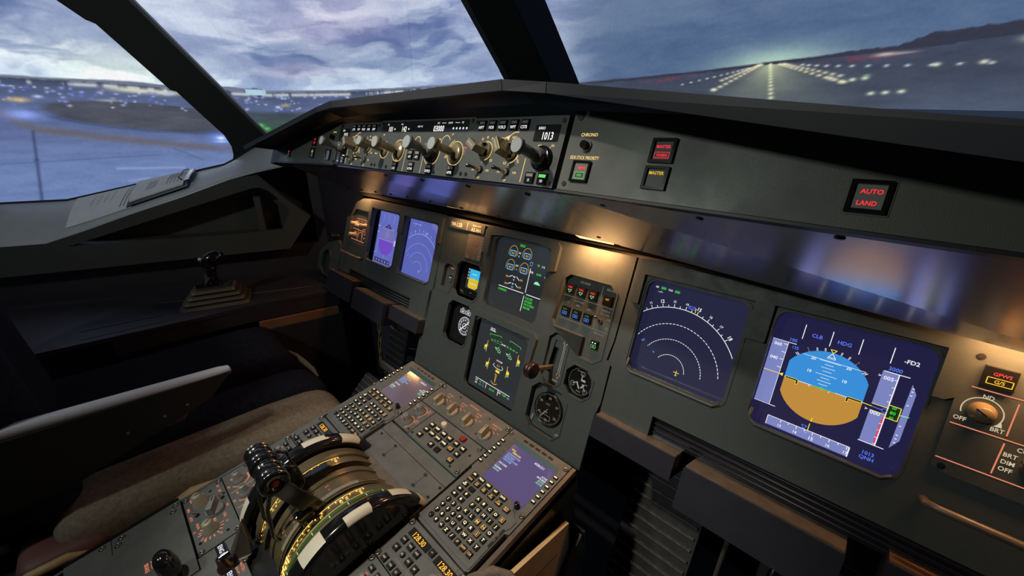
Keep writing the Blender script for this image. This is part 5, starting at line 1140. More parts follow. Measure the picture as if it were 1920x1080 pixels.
for k in range(9):
    a = 50 + k * 15; band(mb, 66, 72, 122.6, a, a + .7, 'leg_cream'); arctext(mb, str(abs(4 - k)), 77, 122.8, a + 4, 4.0, 'leg_dim')
for k in range(5): arctext(mb, ('2', '1', '0', '1', '2')[k], -5, 110.6, 84 + k * 12, 6, 'leg_org'); arctext(mb, '>', 5, 110.6, 84 + k * 12, 5, 'leg_org')
mb.build('lettering', quad)
mb = MB(); mb.prism([(-56, -262), (58, -262), (64, -240), (-60, -240)], -12, 4, 'edge_worn'); mb.build('front_lip', quad, bevel=1)
mb = MB(); 
for k in range(5): sector(mb, -82 + 0 * k, -80, 128 - k * 0, 150, 196, 'drum', rin=100)
mb.add([(-72, -470, 0), (-40, -478, 0), (-36, -520, 0), (-72, -520, 0), (-72, -466, 52), (-62, -470, 52), (-50, -505, 2), (-72, -505, 2)], [(0, 1, 5, 4), (1, 2, 6, 5), (2, 3, 7, 6), (3, 0, 4, 7), (4, 5, 6, 7)], 'screw_steel'); mb.build('flank_bracket', quad, bevel=.8)
for s, lb in ((-1, 'left black trim wheel with cream rim marks'), (1, 'right black trim wheel with cream rim marks, nearest the camera')):
    x0, x1 = (88, 118) if s > 0 else (-118, -88)
    t = thing('trim_wheel', lb, 'wheel', FP @ Matrix.Translation((0, CY * .001, CZ * .001)))
    Mx = Matrix.Rotation(R_(90), 4, 'Y'); mb = MB()
    xc = (x0 + x1) / 2; prof = [(20, -15), (100, -15), (122, -13.5), (131, -15), (137, -12), (138, -6), (138, 6), (137, 12), (131, 15), (122, 13.5), (100, 15), (20, 15)]
    mb.lathe([(r, z_ + xc) for r, z_ in prof], 'black_gloss', M=Mx, seg=96); mb.lathe([(20, x0), (.01, x0)], 'black_gloss', M=Mx); mb.lathe([(20, x1), (.01, x1)], 'black_gloss', M=Mx); mb.build('wheel', t)
    for a0, q0, q1 in (((20, 2, 6), (46, 0, 4), (81, 3, 6), (113, 1, 5), (165, 0, 4)) if s > 0 else ((75, 0, 4), (45, 2, 6), (143, 0, 4), (110, 3, 6))):
        mb = MB(); vs = []; n = 8
        ring = [(x, r) for x, r in ((-13.5, 131), (-12.2, 137.4), (-6, 138.5), (6, 138.5), (12.2, 137.4), (13.5, 131), (14.4, 127))]
        ring = [(-15.3, 130), (-12.6, 137.5), (-6, 138.7), (0, 138.7), (6, 138.7), (12.6, 137.5), (15.3, 130)][q0:q1 + 1]
        for i in range(n + 1):
            a = R_(a0 - 9 + 18 * i / n)
            for dx, r in ring: vs.append((xc + dx, r * math.cos(a), r * math.sin(a)))
        L = len(ring); mb.add(vs, [(i * L + j, (i + 1) * L + j, (i + 1) * L + j + 1, i * L + j + 1) for i in range(n) for j in range(L - 1)], 'cream', True); mb.build('rim_mark', t)
# thrust levers
for s, lb in ((-1, 'left thrust lever with glossy black ribbed grip'), (1, 'right thrust lever with glossy black ribbed grip and red end button')):
    t = thing('thrust_lever', lb, 'lever', FP)
    xc = 23 * s; hy, hz = -404, 172; Mx = Matrix.Translation((0, hy, hz)) @ Matrix.Rotation(R_(90), 4, 'Y')
    mb = MB(); x0, x1 = (0.5, 46) if s > 0 else (-46, -.5)
    pr = [(.01, x0), (17, x0), (19, x0 + 2), (19.4, x0 + 8), (18.4, x0 + 9), (18.4, x0 + 11), (19.6, x0 + 12), (19.8, x0 + 28), (18.6, x0 + 29.5), (18.6, x0 + 31), (21, x0 + 33), (21.5, x1 - 5), (20.5, x1 - 1.5), (18.5, x1), (10, x1), (8.5, x1 - 4), (.01, x1 - 4)]
    mb.lathe(pr, 'black_gloss', M=Mx, seg=40); mb.build('grip', t)
    for xx in (x0 + 11, x0 + 32, x1 - 3 if s > 0 else x0 + 2): mb = MB(); rr_ = {0: 19.3, 1: 20.6}[0 if xx < x0 + 20 and not (s > 0 and xx > x0 + 20) else 1]; mb.lathe([(rr_ - .8, xx - .9), (rr_ + .5, xx - .5), (rr_ + .5, xx + .5), (rr_ - .8, xx + .9)], 'chrome', M=Mx, seg=40); mb.build('chrome_ring', t)
    if s > 0: mb = MB(); mb.lathe([(6.5, x1 - 4), (6.5, x1 - 2), (5, x1 - 1), (.01, x1 - 1)], 'key_red', M=Mx); mb.build('disconnect_button', t)
    xs_ = 34 if s > 0 else -36
    mb = MB(); a = Vector((0, -356, 30)); b_ = Vector((0, hy, hz))
    mb.add([(xs_ - 4, -372, 30), (xs_ + 4, -372, 30), (xs_ + 4, -344, 34), (xs_ - 4, -344, 34), (xs_ - 4, hy - 12, hz - 12), (xs_ + 4, hy - 12, hz - 12), (xs_ + 4, hy + 12, hz - 8), (xs_ - 4, hy + 12, hz - 8)], [(0, 3, 2, 1), (4, 5, 6, 7), (0, 1, 5, 4), (1, 2, 6, 5), (2, 3, 7, 6), (3, 0, 4, 7)], 'black_metal'); mb.build('arm', t, bevel=1)
    mb = MB(); yf = -318 if s < 0 else -376; mb.add([(xs_ - 9, -400, 50), (xs_ + 9, -400, 50), (xs_ + 11, yf, 66), (xs_ - 11, yf, 66), (xs_ - 8, -404, 86), (xs_ + 8, -404, 86), (xs_ + 10, yf, 76 + (8 if s > 0 else 0)), (xs_ - 10, yf, 76)], [(0, 3, 2, 1), (4, 5, 6, 7), (0, 1, 5, 4), (1, 2, 6, 5), (2, 3, 7, 6), (3, 0, 4, 7)], 'black_gloss'); mb.build('shroud', t, bevel=4)
    mb = MB(); mb.tube([(x1 - 8, hy - 12, hz - 16), (x1 - 6, hy - 24, hz - 40), (x1 - 8, hy - 34, hz - 90), (x1 - 12, hy - 30, hz - 110)], [3.5, 3, 3, 4], 'black_metal'); mb.tube([(x0 + 14, hy + 20, hz - 4), (x0 + 14, hy + 34, hz - 18), (x0 + 16, hy + 36, hz - 50), (x0 + 14, hy + 20, hz - 70)], [3, 3, 3, 3], 'black_metal'); mb.build('reverse_lever', t)

# ---- radio panels
def radio(x0, label):
    t = thing('radio_panel', label, 'panel', at(FP, x0, 0, 0))
    mb = MB(); mb.prism([(0, -334), (146, -334), (146, -256), (0, -256)][::1], -14, 0, 'panel_pedestal'); mb.build('face_plate', t, bevel=.8)
    z = .35; q = MB(); q.text('ACTIVE', 39, -261, 4.2, 'leg_dim', z, wx=.9); q.text('STBY/CRS', 116, -261, 4.2, 'leg_dim', z, wx=.85); q.line(36, -316, 62, -316, .8, z, 'leg_dim'); q.text('STBY NAV', 77, -316, 4, 'leg_dim', z, wx=.8); q.line(92, -316, 118, -316, .8, z, 'leg_dim'); q.build('lettering', t)
    for x, tx in ((18, '128.30'), (90, '128.30')):
        mb = MB(); mb.prism(rrect(x - 3, -279, x + 50, -265, 1.5), 0, .6, 'win_black'); mb.text(tx, x + 23, -272, 9.5, 'led_amber', .8, wx=.92); mb.build('frequency_window', t)
    def b(x, y, tx, r=False):
        mb = MB()
        if r: mb.cyl(x, y, 0, 3.6, 5, 'key_black', r1=4.2, seg=16)
        else: mb.prism([(x - 6, y - 6), (x + 6, y - 6), (x + 6, y + 6), (x - 6, y + 6)], 0, 4, 'key_black', inset=.8)
        mb.text(tx, x, y, 3.2, 'leg_cream', 4.2, wx=.78); mb.build('key', t)
    b(77, -271, '↔'.replace('↔', '<>')); 
    for x, tx in ((22, 'VHF1'), (41, 'VHF2'), (59, 'VHF3')): b(x, -289, tx)
    for x, tx in ((22, 'HF1'), (41, 'SEL'), (59, 'HF2'), (76, 'AM')): b(x, -305, tx, tx == 'SEL')
    for x, tx in ((22, 'NAV'), (41, 'VOR'), (58, 'ILS'), (76, 'MLS'), (94, 'ADF'), (112, 'BFO')): b(x, -327, tx)
    for x, r_ in ((118, 17), (118, 10)): pass
    mb = MB(); mb.lathe([(17, 0), (17, 9), (15, 11), (10, 11), (10, 21), (8.5, 23), (.01, 23)], 'knob_grey', M=Matrix.Translation((122, -299, 0))); mb.build('tuning_knob', t)
    dzus(t, 4, -262, 0, 5); dzus(t, 4, -330, 0, 5); dzus(t, 142, -262, 0, 5)
    return t
radio(125, 'radio panel with amber digits behind the right keyboard unit')
radio(-272, 'radio panel with amber digits behind the left keyboard unit')
def audio(x0, label):
    t = thing('audio_panel', label, 'panel', at(FP, x0, 0, 0)); mb = MB(); mb.prism([(0, -419), (146, -419), (146, -336), (0, -336)], -14, 0, 'panel_pedestal'); mb.build('face_plate', t, bevel=.8)
    q = MB()
    for r_ in range(2):
        for c_ in range(5 if x0 < 0 else 6):
            x, y = 21 + c_ * 20, -350 - r_ * 26
            if c_ < 6: mb = MB(); mb.prism([(x - 6, y - 5), (x + 6, y - 5), (x + 6, y + 5), (x - 6, y + 5)], 0, 4, 'key_black', inset=.8); mb.text(('CALL', 'MECH')[r_], x, y, 2.8, 'leg_cream', 4.2, wx=.7); mb.build('key', t)
            q.text(('VHF1', 'VHF2', 'VHF3', 'HF1', 'HF2', 'INT')[c_], x, y - 9, 3.4, 'leg_org', .35, wx=.75)
            mb = MB(); mb.lathe([(5, 0), (5, 6), (4, 7), (.01, 7)], 'knob_grey', M=Matrix.Translation((x, y - 16, 0)), seg=16); mb.build('volume_knob', t)
    q.build('lettering', t); dzus(t, 4, -341, 0, 5); dzus(t, 5, -413, 0, 5)
audio(125, 'audio panel behind the right radio panel'); audio(-272, 'audio panel behind the left radio panel')
# ---- flood / lighting knobs, left column
t = thing('lighting_panel', 'left pedestal panel with two small grey knobs and orange arcs', 'panel', FP)
mb = MB(); mb.prism([(-270, -475), (-124, -475), (-124, -422), (-270, -422)], -14, 0, 'panel_pedestal'); mb.build('face_plate', t, bevel=.8); q = MB()
for x in (-232, -186):
    q.arc(x, -450, 17, -60, 110, 1.5, z, 'leg_org'); q.text('OFF', x - 14, -462, 4, 'leg_org', z, wx=.8); q.text('BRT', x + 4, -471, 4, 'leg_org', z, wx=.8)
    for k, tx in enumerate(('FLOOD LT', 'MAIN PNL')): q.text(tx, x + 2, -428 - k * 5.5, 4, 'leg_org', z, wx=.72)
    mb = MB(); mb.lathe([(11.5, 0), (11.5, 3), (9, 7), (7.6, 9), (7.2, 20), (5.6, 22), (.01, 22)], 'knob_grey', M=Matrix.Translation((x, -451, 0))); mb.box(x, -449, 22.2, 1.4, 8, .5, 'black'); mb.build('dimmer_knob', t)
q.line(-208, -426, -208, -472, 1, z, 'leg_org'); q.line(-160, -426, -160, -472, 1, z, 'leg_org'); q.build('lettering', t); dzus(t, -264, -428, 0, 5)
# ---- weather radar panel
t = thing('radar_panel', 'left pedestal panel with three beige knobs and orange tick marks', 'panel', FP)
mb = MB(); mb.prism([(-270, -545), (-107, -545), (-107, -477), (-270, -477)], -14, 0, 'panel_pedestal')
for x, y in ((-250, -500), (-222, -482), (-124, -496), (-134, -538)): screw(mb, x, y, 0, 2.6)
mb.build('face_plate', t, bevel=.8); q = MB()
mb = MB(); mb.lathe([(13, 0), (12, 5), (10, 9), (8, 22), (6.5, 24), (.01, 24)], 'knob_beige', M=Matrix.Translation((-233, -520, 0))); mb.box(-233, -517, 24.2, 2, 8, .5, 'black'); mb.build('gain_knob', t)
bar_knob(t, -190, -503, 62, 1.15, 'knob_grey')
mb = MB(); mb.lathe([(12, 0), (11, 6), (9.5, 9), (8.5, 20), (7, 22), (.01, 22)], 'knob_beige', M=Matrix.Translation((-150, -518, 0))); mb.box(-150, -516, 22.2, 1.4, 8, .5, 'black', rot=30); mb.build('tilt_knob', t)
for a in range(-60, 100, 22): c, s_ = math.cos(R_(a)), math.sin(R_(a)); q.line(-150 + 15 * c, -518 + 15 * s_, -150 + 21 * c, -518 + 21 * s_, 1.6, z, 'leg_org')
for a in range(190, 280, 18): c, s_ = math.cos(R_(a)), math.sin(R_(a)); q.line(-150 + 15 * c, -518 + 15 * s_, -150 + 21 * c, -518 + 21 * s_, 1.6, z, 'leg_org')
for tx, x, y in (('SYS', -252, -486), ('1', -256, -512), ('OFF', -236, -486), ('2', -218, -487), ('WX', -186, -483), ('TURB', -166, -492), ('MAP', -168, -508), ('RADAR', -178, -534), ('GAIN', -254, -532), ('MAX', -232, -540), ('AUTO', -206, -540), ('TILT', -178, -520), ('UP', -128, -506), ('DN', -134, -530), ('15', -147, -492), ('15', -168, -541)): q.text(tx, x, y, 4.4, 'leg_org', z, wx=.8)
q.build('lettering', t)
for x, y in ((-212, -486), (-206, -530)): mb = MB(); mb.cyl(x, y, 0, 2, 4, 'dark_screw', seg=10); mb.tube([(x, y, 2), (x - 2, y - 3, 10)], [1.6, 2.2], 'chrome'); mb.build('toggle_switch', t)
for x, y in ((-264, -482), (-113, -482), (-113, -540), (-264, -540)): dzus(t, x, y, 0, 4.5)
# ---- engine panel
t = thing('engine_master_panel', 'panel behind the thrust levers with two black ENG lever switches', 'panel', FP)
mb = MB(); mb.prism([(-80, -600), (118, -600), (118, -480), (60, -480), (60, -490), (-84, -490), (-84, -480), (-105, -480), (-105, -547), (-80, -547)], -14, -.5, 'panel_pedestal'); mb.build('face_plate', t, bevel=.8)
for x, n_ in ((-48, '1'), (14, '2')):
    mb = MB(); M_ = Matrix.Translation((x, -515, 0)); mb.lathe([(13, 0), (13, 5), (11, 8), (9, 9), (7, 26), (.01, 26)], 'red_brown', M=M_); mb.build('switch_base', t)
    mb = MB(); mb.box(x - 2, -508, 33, 26, 15, 10, 'black_gloss'); mb.text('ENG', x - 4, -508, 7, 's_white', 38.2, wx=.9); mb.text(n_, x + 8, -508, 7, 's_white', 38.2); mb.build('master_switch', t, bevel=1)
q = MB(); q.text('MASTER 1', -28, -496, 4.6, 'leg_org', -.1, wx=.85); q.text('ENG', -28, -505, 6, 'leg_org', -.1); q.text('ON', -38, -520, 4.2, 'leg_org', -.1); q.text('MODE', -30, -540, 4.6, 'leg_org', -.1); q.text('MASTER 2', 40, -496, 4.6, 'leg_org', -.1, wx=.85); q.build('lettering', t)
for x, y in ((-38, -484.5), (-66, -550), (30, -550), (30, -486)): dzus(t, x, y - 6, -.5, 4.5)
# ---- speed brake panel
t = thing('spoiler_control_unit', 'grey panel at the bottom left of the pedestal lettered SPEED BRAKE', 'panel', FP)
mb = MB(); mb.prism([(-284, -720), (-82, -720), (-82, -549), (-284, -549)], -14, 0, 'panel_pedestal'); mb.prism([(-286, -720), (-280, -720), (-280, -549), (-286, -549)], -30, 3, 'black_metal'); mb.build('face_plate', t, bevel=.8)
q = MB(); q.text('SPEED', -158, -604, 6, 'leg_org', z, rot=0, wx=.85); q.text('BRAKE', -158, -613, 6, 'leg_org', z, wx=.85); q.frame_(-101, -662, -86, -590, 1.2, z, 'leg_org'); q.text('GND SPLRS ARMED', -93.5, -626, 4.6, 'leg_org', z, rot=90, wx=.8); q.line(-140, -600, -122, -600, 1.2, z, 'leg_org'); q.build('lettering', t)
for x, y in ((-270, -556), (-256, -562), (-270, -640), (-256, -646), (-272, -668)): dzus(t, x, y, 0, 4.5)
mb = MB(); mb.box(-278, -655, .2, 1.2, 3, .4, 'black'); mb.line(-284, -655, -240, -655, 1, .3, 'black'); mb.build('seam', t)
t = thing('speed_brake_lever', 'glossy black thumb-shaped lever beside the SPEED BRAKE lettering', 'lever', FP)
mb = MB(); mb.box(-98, -578, 8, 8, 14, 20, 'black_metal'); mb.build('arm', t)
mb = MB(); mb.lathe([(.01, 0), (14, 1), (18, 8), (19, 22), (17, 40), (12, 49), (6, 52), (.01, 53)], 'black_gloss', M=Matrix.Translation((-98, -578, 12)) @ Matrix.Diagonal((1.05, .8, .95, 1)), seg=32); mb.build('handle', t)
t = thing('rear_cover', 'grey rear centre pedestal plate', 'panel', FP); mb = MB(); mb.prism([(-80, -900), (270, -900), (270, -421), (120, -421), (120, -602), (-80, -602)][::1], -14, -.6, 'panel_pedestal'); mb.build('plate', t)
# ================================================================== CAPTAIN SIDE
WL = FW
mb = MB(); mb.add([(-1600, 60, 0), (-1150, 31, 0), (-1150, 31, 1252), (-1600, 60, 1225)], [(0, 1, 2, 3)], 'console'); mb.add([(-1150, 30, 0), (-850, 70, 0), (-850, 70, 1262), (-1150, 30, 1262), (-1180, 0, 0), (-1180, 0, 1262)], [(0, 1, 2, 3), (4, 0, 3, 5)], 'sidewall' if False else 'console'); struct('wall_nose', mb)
mb = MB(); mb.add([(-1500, -640, 1180), (-1150, 30, 1262), (-700, 70, 1290), (-700, 220, 1300), (-1500, 220, 1200), (-1500, 220, 1195), (-700, 220, 1295)], [(1, 2, 3, 4)], 'pillar'); mb.box(-1120, 150, 1235, 900, 200, 30, 'pillar'); struct('trim_9', mb)
mb = MB(); mb.prism([(-1500, -780), (190, -780), (190, 520), (-30, 530), (-150, 488), (-240, 436), (-274, 420), (-536, 362), (-700, 326), (-806, 303), (-994, 300), (-1500, 304)], -232, -216, 'console'); struct('wall_skin', mb, FW)  # unseen outer wall, added to keep screen light out behind the fascia
# side console
con = thing('side_console', 'dark purple-grey side console running along the far left wall', 'console')
mb = MB(); top = [(-1000, -1300), (-948, -660), (-940, -574), (-927, -321), (-873, -60), (-1165, -30), (-1420, -560), (-1700, -1300)]
mb.prism(top, 752, 765, 'console'); mb.build('top', con, bevel=2)
mb = MB(); a, b_ = (-940, -574), (-873, -60)
mb.prism([(-955, -700), (-927, -321), (-876, -62), (-900, -62), (-960, -321), (-985, -700)], 705, 752, 'console'); mb.build('front_edge', con, bevel=1)
mb = MB(); mb.prism([(-915, -330), (-868, -75), (-905, -70), (-950, -330)], 672, 700, 'wood'); mb.build('wood_strip', con)
mb = MB(); mb.prism([(-960, -720), (-905, -330), (-855, -68), (-880, -64), (-1000, -720)], 20, 672, 'console'); mb.build('lower_panel', con, bevel=2)
mb = MB(); mb.M = Matrix(((0.19, 0, 0.98, -888 + 8), (0.98, 0, -0.19, -160), (0, 1, 0, 540), (0, 0, 0, 1)))
mb.text('FLOOD LIGHT', 22, 0, 8, 'placard_red_glow', 5, wx=.95); mb.frame_(-28, -8, 72, 8, 1.2, 5, 'placard_red_glow'); mb.build('placard', con)
mb = MB(); mb.prism([(-1130, -760), (-1060, -760), (-1035, -560), (-1100, -560)], 765.3, 766, 'black'); mb.prism([(-1030, -760), (-985, -760), (-975, -560), (-1010, -560)], 765.3, 766, 'black'); mb.tube([(-1172, -555, 766), (-1130, -480, 767), (-1010, -220, 767), (-970, -120, 767)], 1.2, 'edge_worn'); mb.build('slot_shade_and_glint', con)  # black sheets paint the dark of the wells; tube paints an edge highlight
# side stick
ss = thing('side_stick', 'glossy black control stick on a stepped olive rubber boot', 'control stick', Matrix.Translation((-1.065, -.412, .765)) @ Matrix.Rotation(R_(-16), 4, 'Z'))
mb = MB()
for k in range(4):
    w_, h = 78 - 10 * k, 102 - 12 * k; z0 = k * 15
    lo = rrect(-w_, -h, w_, h, 18 - 2 * k); 
    mb.prism(lo, z0, z0 + 8, 'bellows', inset=3.0); lo2 = rrect(-w_ + 17, -h + 17, w_ - 17, h - 17, 8); mb.prism(lo2, z0 + 8, z0 + 15, 'rubber')
mb.build('boot', ss, bevel=1.5)
mb = MB(); mb.box(0, -8, 62, 52, 66, 12, 'black_gloss'); mb.box(10, -36, 66, 34, 22, 20, 'black_gloss'); mb.build('mount', ss, bevel=4)
mb = MB(); mb.tube([(0, 0, 60), (-2, 0, 84), (2, 4, 112), (6, 8, 136)], [24, 17, 15, 19], 'black_gloss', seg=16)
mb.add([(-22, -22, 64), (20, -22, 64), (14, 6, 100), (2, -16, 104), (-10, 10, 102)], [(0, 1, 3), (0, 3, 4), (1, 2, 3), (3, 2, 4)], 'black_metal'); mb.build('stem', ss)
mb = MB(); mb.lathe([(.01, -32), (16, -30), (27, -20), (31, -4), (30, 10), (23, 22), (12, 28), (.01, 29)], 'black_gloss', M=Matrix.Translation((6, 14, 152)) @ Matrix.Rotation(R_(24), 4, 'X') @ Matrix.Diagonal((.85, 1.3, .85, 1)), seg=32); mb.build('grip', ss)
mb = MB(); mb.lathe([(5, 0), (5, 4), (3.5, 5.5), (.01, 5.5)], 'cream', M=Matrix.Translation((26, -14, 160)) @ Matrix.Rotation(R_(75), 4, Vector((.5, .9, 0)))); mb.build('thumb_button', ss)
# documents on the sill
def sill(s_, t, off=0.0):
    zt = np.interp(s_, [-1500, -994, -806, -700, -536, -274, -244, -110], [318, 314, 317, 340, 376, 433, 446, 470]); zb = np.interp(s_, [-1500, -990, -800, -690, -540, -381, -217, -131], [208, 208, 211, 245, 296, 346, 404, 415])
    return (s_, zt * (1 - t) + zb * t + 10 * math.sin(PI * t) + off, -150 + 190 * t)
def sheet(mb, q, off, m, th=1.0):   # q: 4 (s,t) corners
    n = 6; vs = []
    for k in (0, 1):
        for i in range(n + 1):
            for j in range(n + 1):
                a, b_ = i / n, j / n; s_ = (q[0][0] * (1 - a) + q[1][0] * a) * (1 - b_) + (q[3][0] * (1 - a) + q[2][0] * a) * b_; t_ = (q[0][1] * (1 - a) + q[1][1] * a) * (1 - b_) + (q[3][1] * (1 - a) + q[2][1] * a) * b_
                vs.append(sill(s_, t_, off + k * th))
    N = (n + 1) ** 2; fs = [(k * N + i * (n + 1) + j, k * N + (i + 1) * (n + 1) + j, k * N + (i + 1) * (n + 1) + j + 1, k * N + i * (n + 1) + j + 1) for k in (0, 1) for i in range(n) for j in range(n)]
    for i in range(n):
        fs += [(i * (n + 1), (i + 1) * (n + 1), N + (i + 1) * (n + 1), N + i * (n + 1)), (i * (n + 1) + n, (i + 1) * (n + 1) + n, N + (i + 1) * (n + 1) + n, N + i * (n + 1) + n), (i, i + 1, N + i + 1, N + i), (n * (n + 1) + i, n * (n + 1) + i + 1, N + n * (n + 1) + i + 1, N + n * (n + 1) + i)]
    mb.add(vs, fs, m)
t = thing('paper_sheet', 'plain white printed sheet on the window sill, left of the clipboard', 'paper', FW)
mb = MB(); sheet(mb, [(-768, .04), (-560, .04), (-545, .90), (-748, .88)], 2, 'paper', 2); mb.build('sheet', t)
mb = MB(); 
for k in range(5): sheet(mb, [(-590 + k * 3, .1 + k * 0), (-588 + k * 3, .1), (-586 + k * 3, .8), (-589 + k * 3, .8)], 4.2, 'ink', .2) if k in (0, 4) else None
for k in range(4): sheet(mb, [(-700 + k * 22, .15), (-698 + k * 22, .15), (-696 + k * 22, .5), (-698 + k * 22, .5)], 4.2, 'screw_steel', .2)
mb.build('print', t)
t = thing('clipboard', 'clipboard holding white forms on the sill below the side window', 'clipboard', FW)
mb = MB(); sheet(mb, [(-572, .02), (-372, .02), (-366, .86), (-560, .90)], 5, 'black_metal', 3); mb.build('board', t)
mb = MB(); sheet(mb, [(-568, .03), (-388, .03), (-382, .76), (-556, .80)], 8.4, 'paper', 5); mb.build('forms', t)
mb = MB()
for k in range(9): sheet(mb, [(-452 + k * 6, .12), (-450 + k * 6, .12), (-449 + k * 6, .40 + .2 * (k % 2)), (-451 + k * 6, .40 + .2 * (k % 2))], 13.6, 'ink', .2)
for k in range(4): sheet(mb, [(-512 + k * 8, .25), (-510 + k * 8, .25), (-508 + k * 8, .6), (-510 + k * 8, .6)], 13.6, 'ink', .2)
mb.build('print', t)
mb = MB(); sheet(mb, [(-384, .10), (-368, .10), (-364, .70), (-380, .70)], 14, 'chrome', 3); mb.tube([sill(-392, .1, 20), sill(-402, .25, 24), sill(-396, .42, 24), sill(-404, .55, 22), sill(-390, .65, 18)], 2.2, 'black_gloss'); mb.build('clip', t)

# ================================================================== SEATS
def soft_box(mb, x0, x1, y0, y1, z0, z1, m, r=40, n=6, warp=None):
    """rounded pillow volume"""
    K = 10; cx, cy, cz = (x0 + x1) / 2, (y0 + y1) / 2, (z0 + z1) / 2; hx, hy, hz = (x1 - x0) / 2, (y1 - y0) / 2, (z1 - z0) / 2
    def P(u, v, f):
        c = [0, 0, 0]; ax = f // 2; s_ = 1 if f % 2 else -1; c[ax] = s_; c[(ax + 1) % 3] = u; c[(ax + 2) % 3] = v
        p = [c[0] * hx, c[1] * hy, c[2] * hz]; q = [max(-(h - r), min(h - r, a)) for a, h in zip(p, (hx, hy, hz))]
        d = Vector(p) - Vector(q)
        if d.length > 1e-6: d = d.normalized() * r
        p = Vector(q) + d; p = Vector((p.x + cx, p.y + cy, p.z + cz)); return warp(p) if warp else p
    g = [-1, -.93, -.85, -.72, -.4, 0, .4, .72, .85, .93, 1]
    for f in range(6):
        L = len(g); vs = [P(u, v, f) for u in g for v in g]; fs = []
        for i in range(L - 1):
            for j in range(L - 1):
                q = (i * L + j, (i + 1) * L + j, (i + 1) * L + j + 1, i * L + j + 1); fs.append(q if f % 2 else q[::-1])
        mb.add(vs, fs, m, True)
seat = thing('pilot_seat', 'empty left pilot seat with black cover, tan sheepskin sides and a pale armrest', 'seat')
def wp(p):   # front edge rolls down, rear dips
    q = Vector(p); t_ = max(0, (p.y + 420) / 140); q.z -= 26 * t_ * t_; q.z += 8 * math.sin(p.x * .02); return q
mb = MB(); soft_box(mb, -905, -640, -960, -305, 560, 708, 'fabric_navy', 44, warp=wp); mb.build('left_cushion', seat)
mb = MB(); soft_box(mb, -650, -488, -980, -272, 520, 652, 'fabric_navy', 44, warp=wp); mb.build('right_cushion', seat)
mb = MB(); soft_box(mb, -512, -345, -850, -268, 470, 644, 'sheepskin', 50, warp=wp); mb.build('side_bolster', seat)
mb = MB(); mb.tube([(-745, -335, 662), (-722, -312, 655), (-690, -298, 648), (-640, -290, 641), (-590, -284, 634), (-560, -282, 622)], [3, 6, 8, 8, 7, 3], 'sheepskin', seg=8); mb.build('piping', seat)
mb = MB(); soft_box(mb, -900, -330, -1000, -300, 360, 560, 'seat_metal', 50); mb.build('pan', seat)
mb = MB(); soft_box(mb, -900, -420, -1040, -850, 640, 1180, 'fabric_navy', 70, warp=lambda p: Vector((p.x, p.y - (p.z - 640) * .12 + 40, p.z))); mb.build('backrest', seat)
mb = MB(); soft_box(mb, -560, -395, -950, -810, 600, 1010, 'fabric_navy', 60, warp=lambda p: Vector((p.x, p.y - (p.z - 640) * .10 + 20, p.z))); mb.build('back_bolster', seat)
mb = MB(); soft_box(mb, -414, -388, -1150, -508, 806, 828, 'arm_pad', 10, warp=lambda p: Vector((p.x - (p.y + 508) * -.02, p.y, p.z + (-508 - p.y) * .045))); o = mb.build('armrest', seat)
mb = MB(); mb.M = Matrix.Translation((0, 0, 0)); mb.add([(-420, -510, 818), (-420, -560, 770), (-420, -800, 690), (-420, -1100, 680), (-420, -1100, 830), (-385, -510, 818), (-385, -560, 770), (-385, -800, 690), (-385, -1100, 680), (-385, -1100, 830)], [(0, 1, 2, 3, 4), (5, 9, 8, 7, 6), (0, 5, 6, 1), (1, 6, 7, 2), (2, 7, 8, 3), (0, 4, 9, 5)], 'seat_metal')
for y, z in ((-700, 760), (-640, 768), (-600, 776)): mb.box(-384, y, z, 2, 5, 5, 'screw_steel')
mb.build('arm_bracket', o)
mb = MB(); mb.tube([(-470, -700, 704), (-480, -670, 712), (-500, -640, 714), (-510, -600, 706)], [2, 5, 5, 2], 'tan_leather'); mb.prism([(-520, -700), (-470, -700), (-480, -610), (-500, -600)], 690, 706, 'seat_shell'); mb.build('belt_buckle', seat)
mb = MB(); soft_box(mb, -440, -330, -900, -770, 420, 600, 'seat_shell', 30); mb.build('side_shell', seat)
mb = MB(); mb.tube([(-330, -560, 560), (-322, -590, 590), (-320, -640, 600), (-322, -690, 590)], [14, 18, 18, 10], 'tan_leather', seg=10); mb.tube([(-322, -690, 590), (-318, -700, 540), (-316, -705, 470)], [12, 10, 8], 'tan_leather', seg=10); mb.build('strap', seat)
mb = MB(); mb.lathe([(60, 0), (62, 6), (50, 10), (46, 6)], 'seat_metal', M=Matrix.Translation((-350, -860, 520)), seg=32); mb.tube([(-330, -780, 560), (-325, -830, 590), (-330, -880, 585), (-340, -930, 560)], [6, 9, 9, 5], 'tan_leather', seg=8); mb.build('seat_wheel', seat)
s2 = thing('pilot_seat', 'corner of the right pilot seat cushion at the bottom edge, beside the pedestal', 'seat')
mb = MB(); soft_box(mb, 308, 900, -900, -352, 600, 756, 'fabric_navy', 46); mb.build('cushion', s2)
mb = MB(); mb.tube([(305, -700, 730), (305, -520, 734), (307, -440, 738), (311, -395, 740), (324, -366, 741), (344, -352, 738), (370, -348, 728)], [7, 8, 8, 8, 8, 7, 4], 'sheepskin', seg=10); mb.build('piping', s2)
mb = MB(); soft_box(mb, 330, 880, -900, -400, 380, 610, 'seat_metal', 50); mb.build('pan', s2)

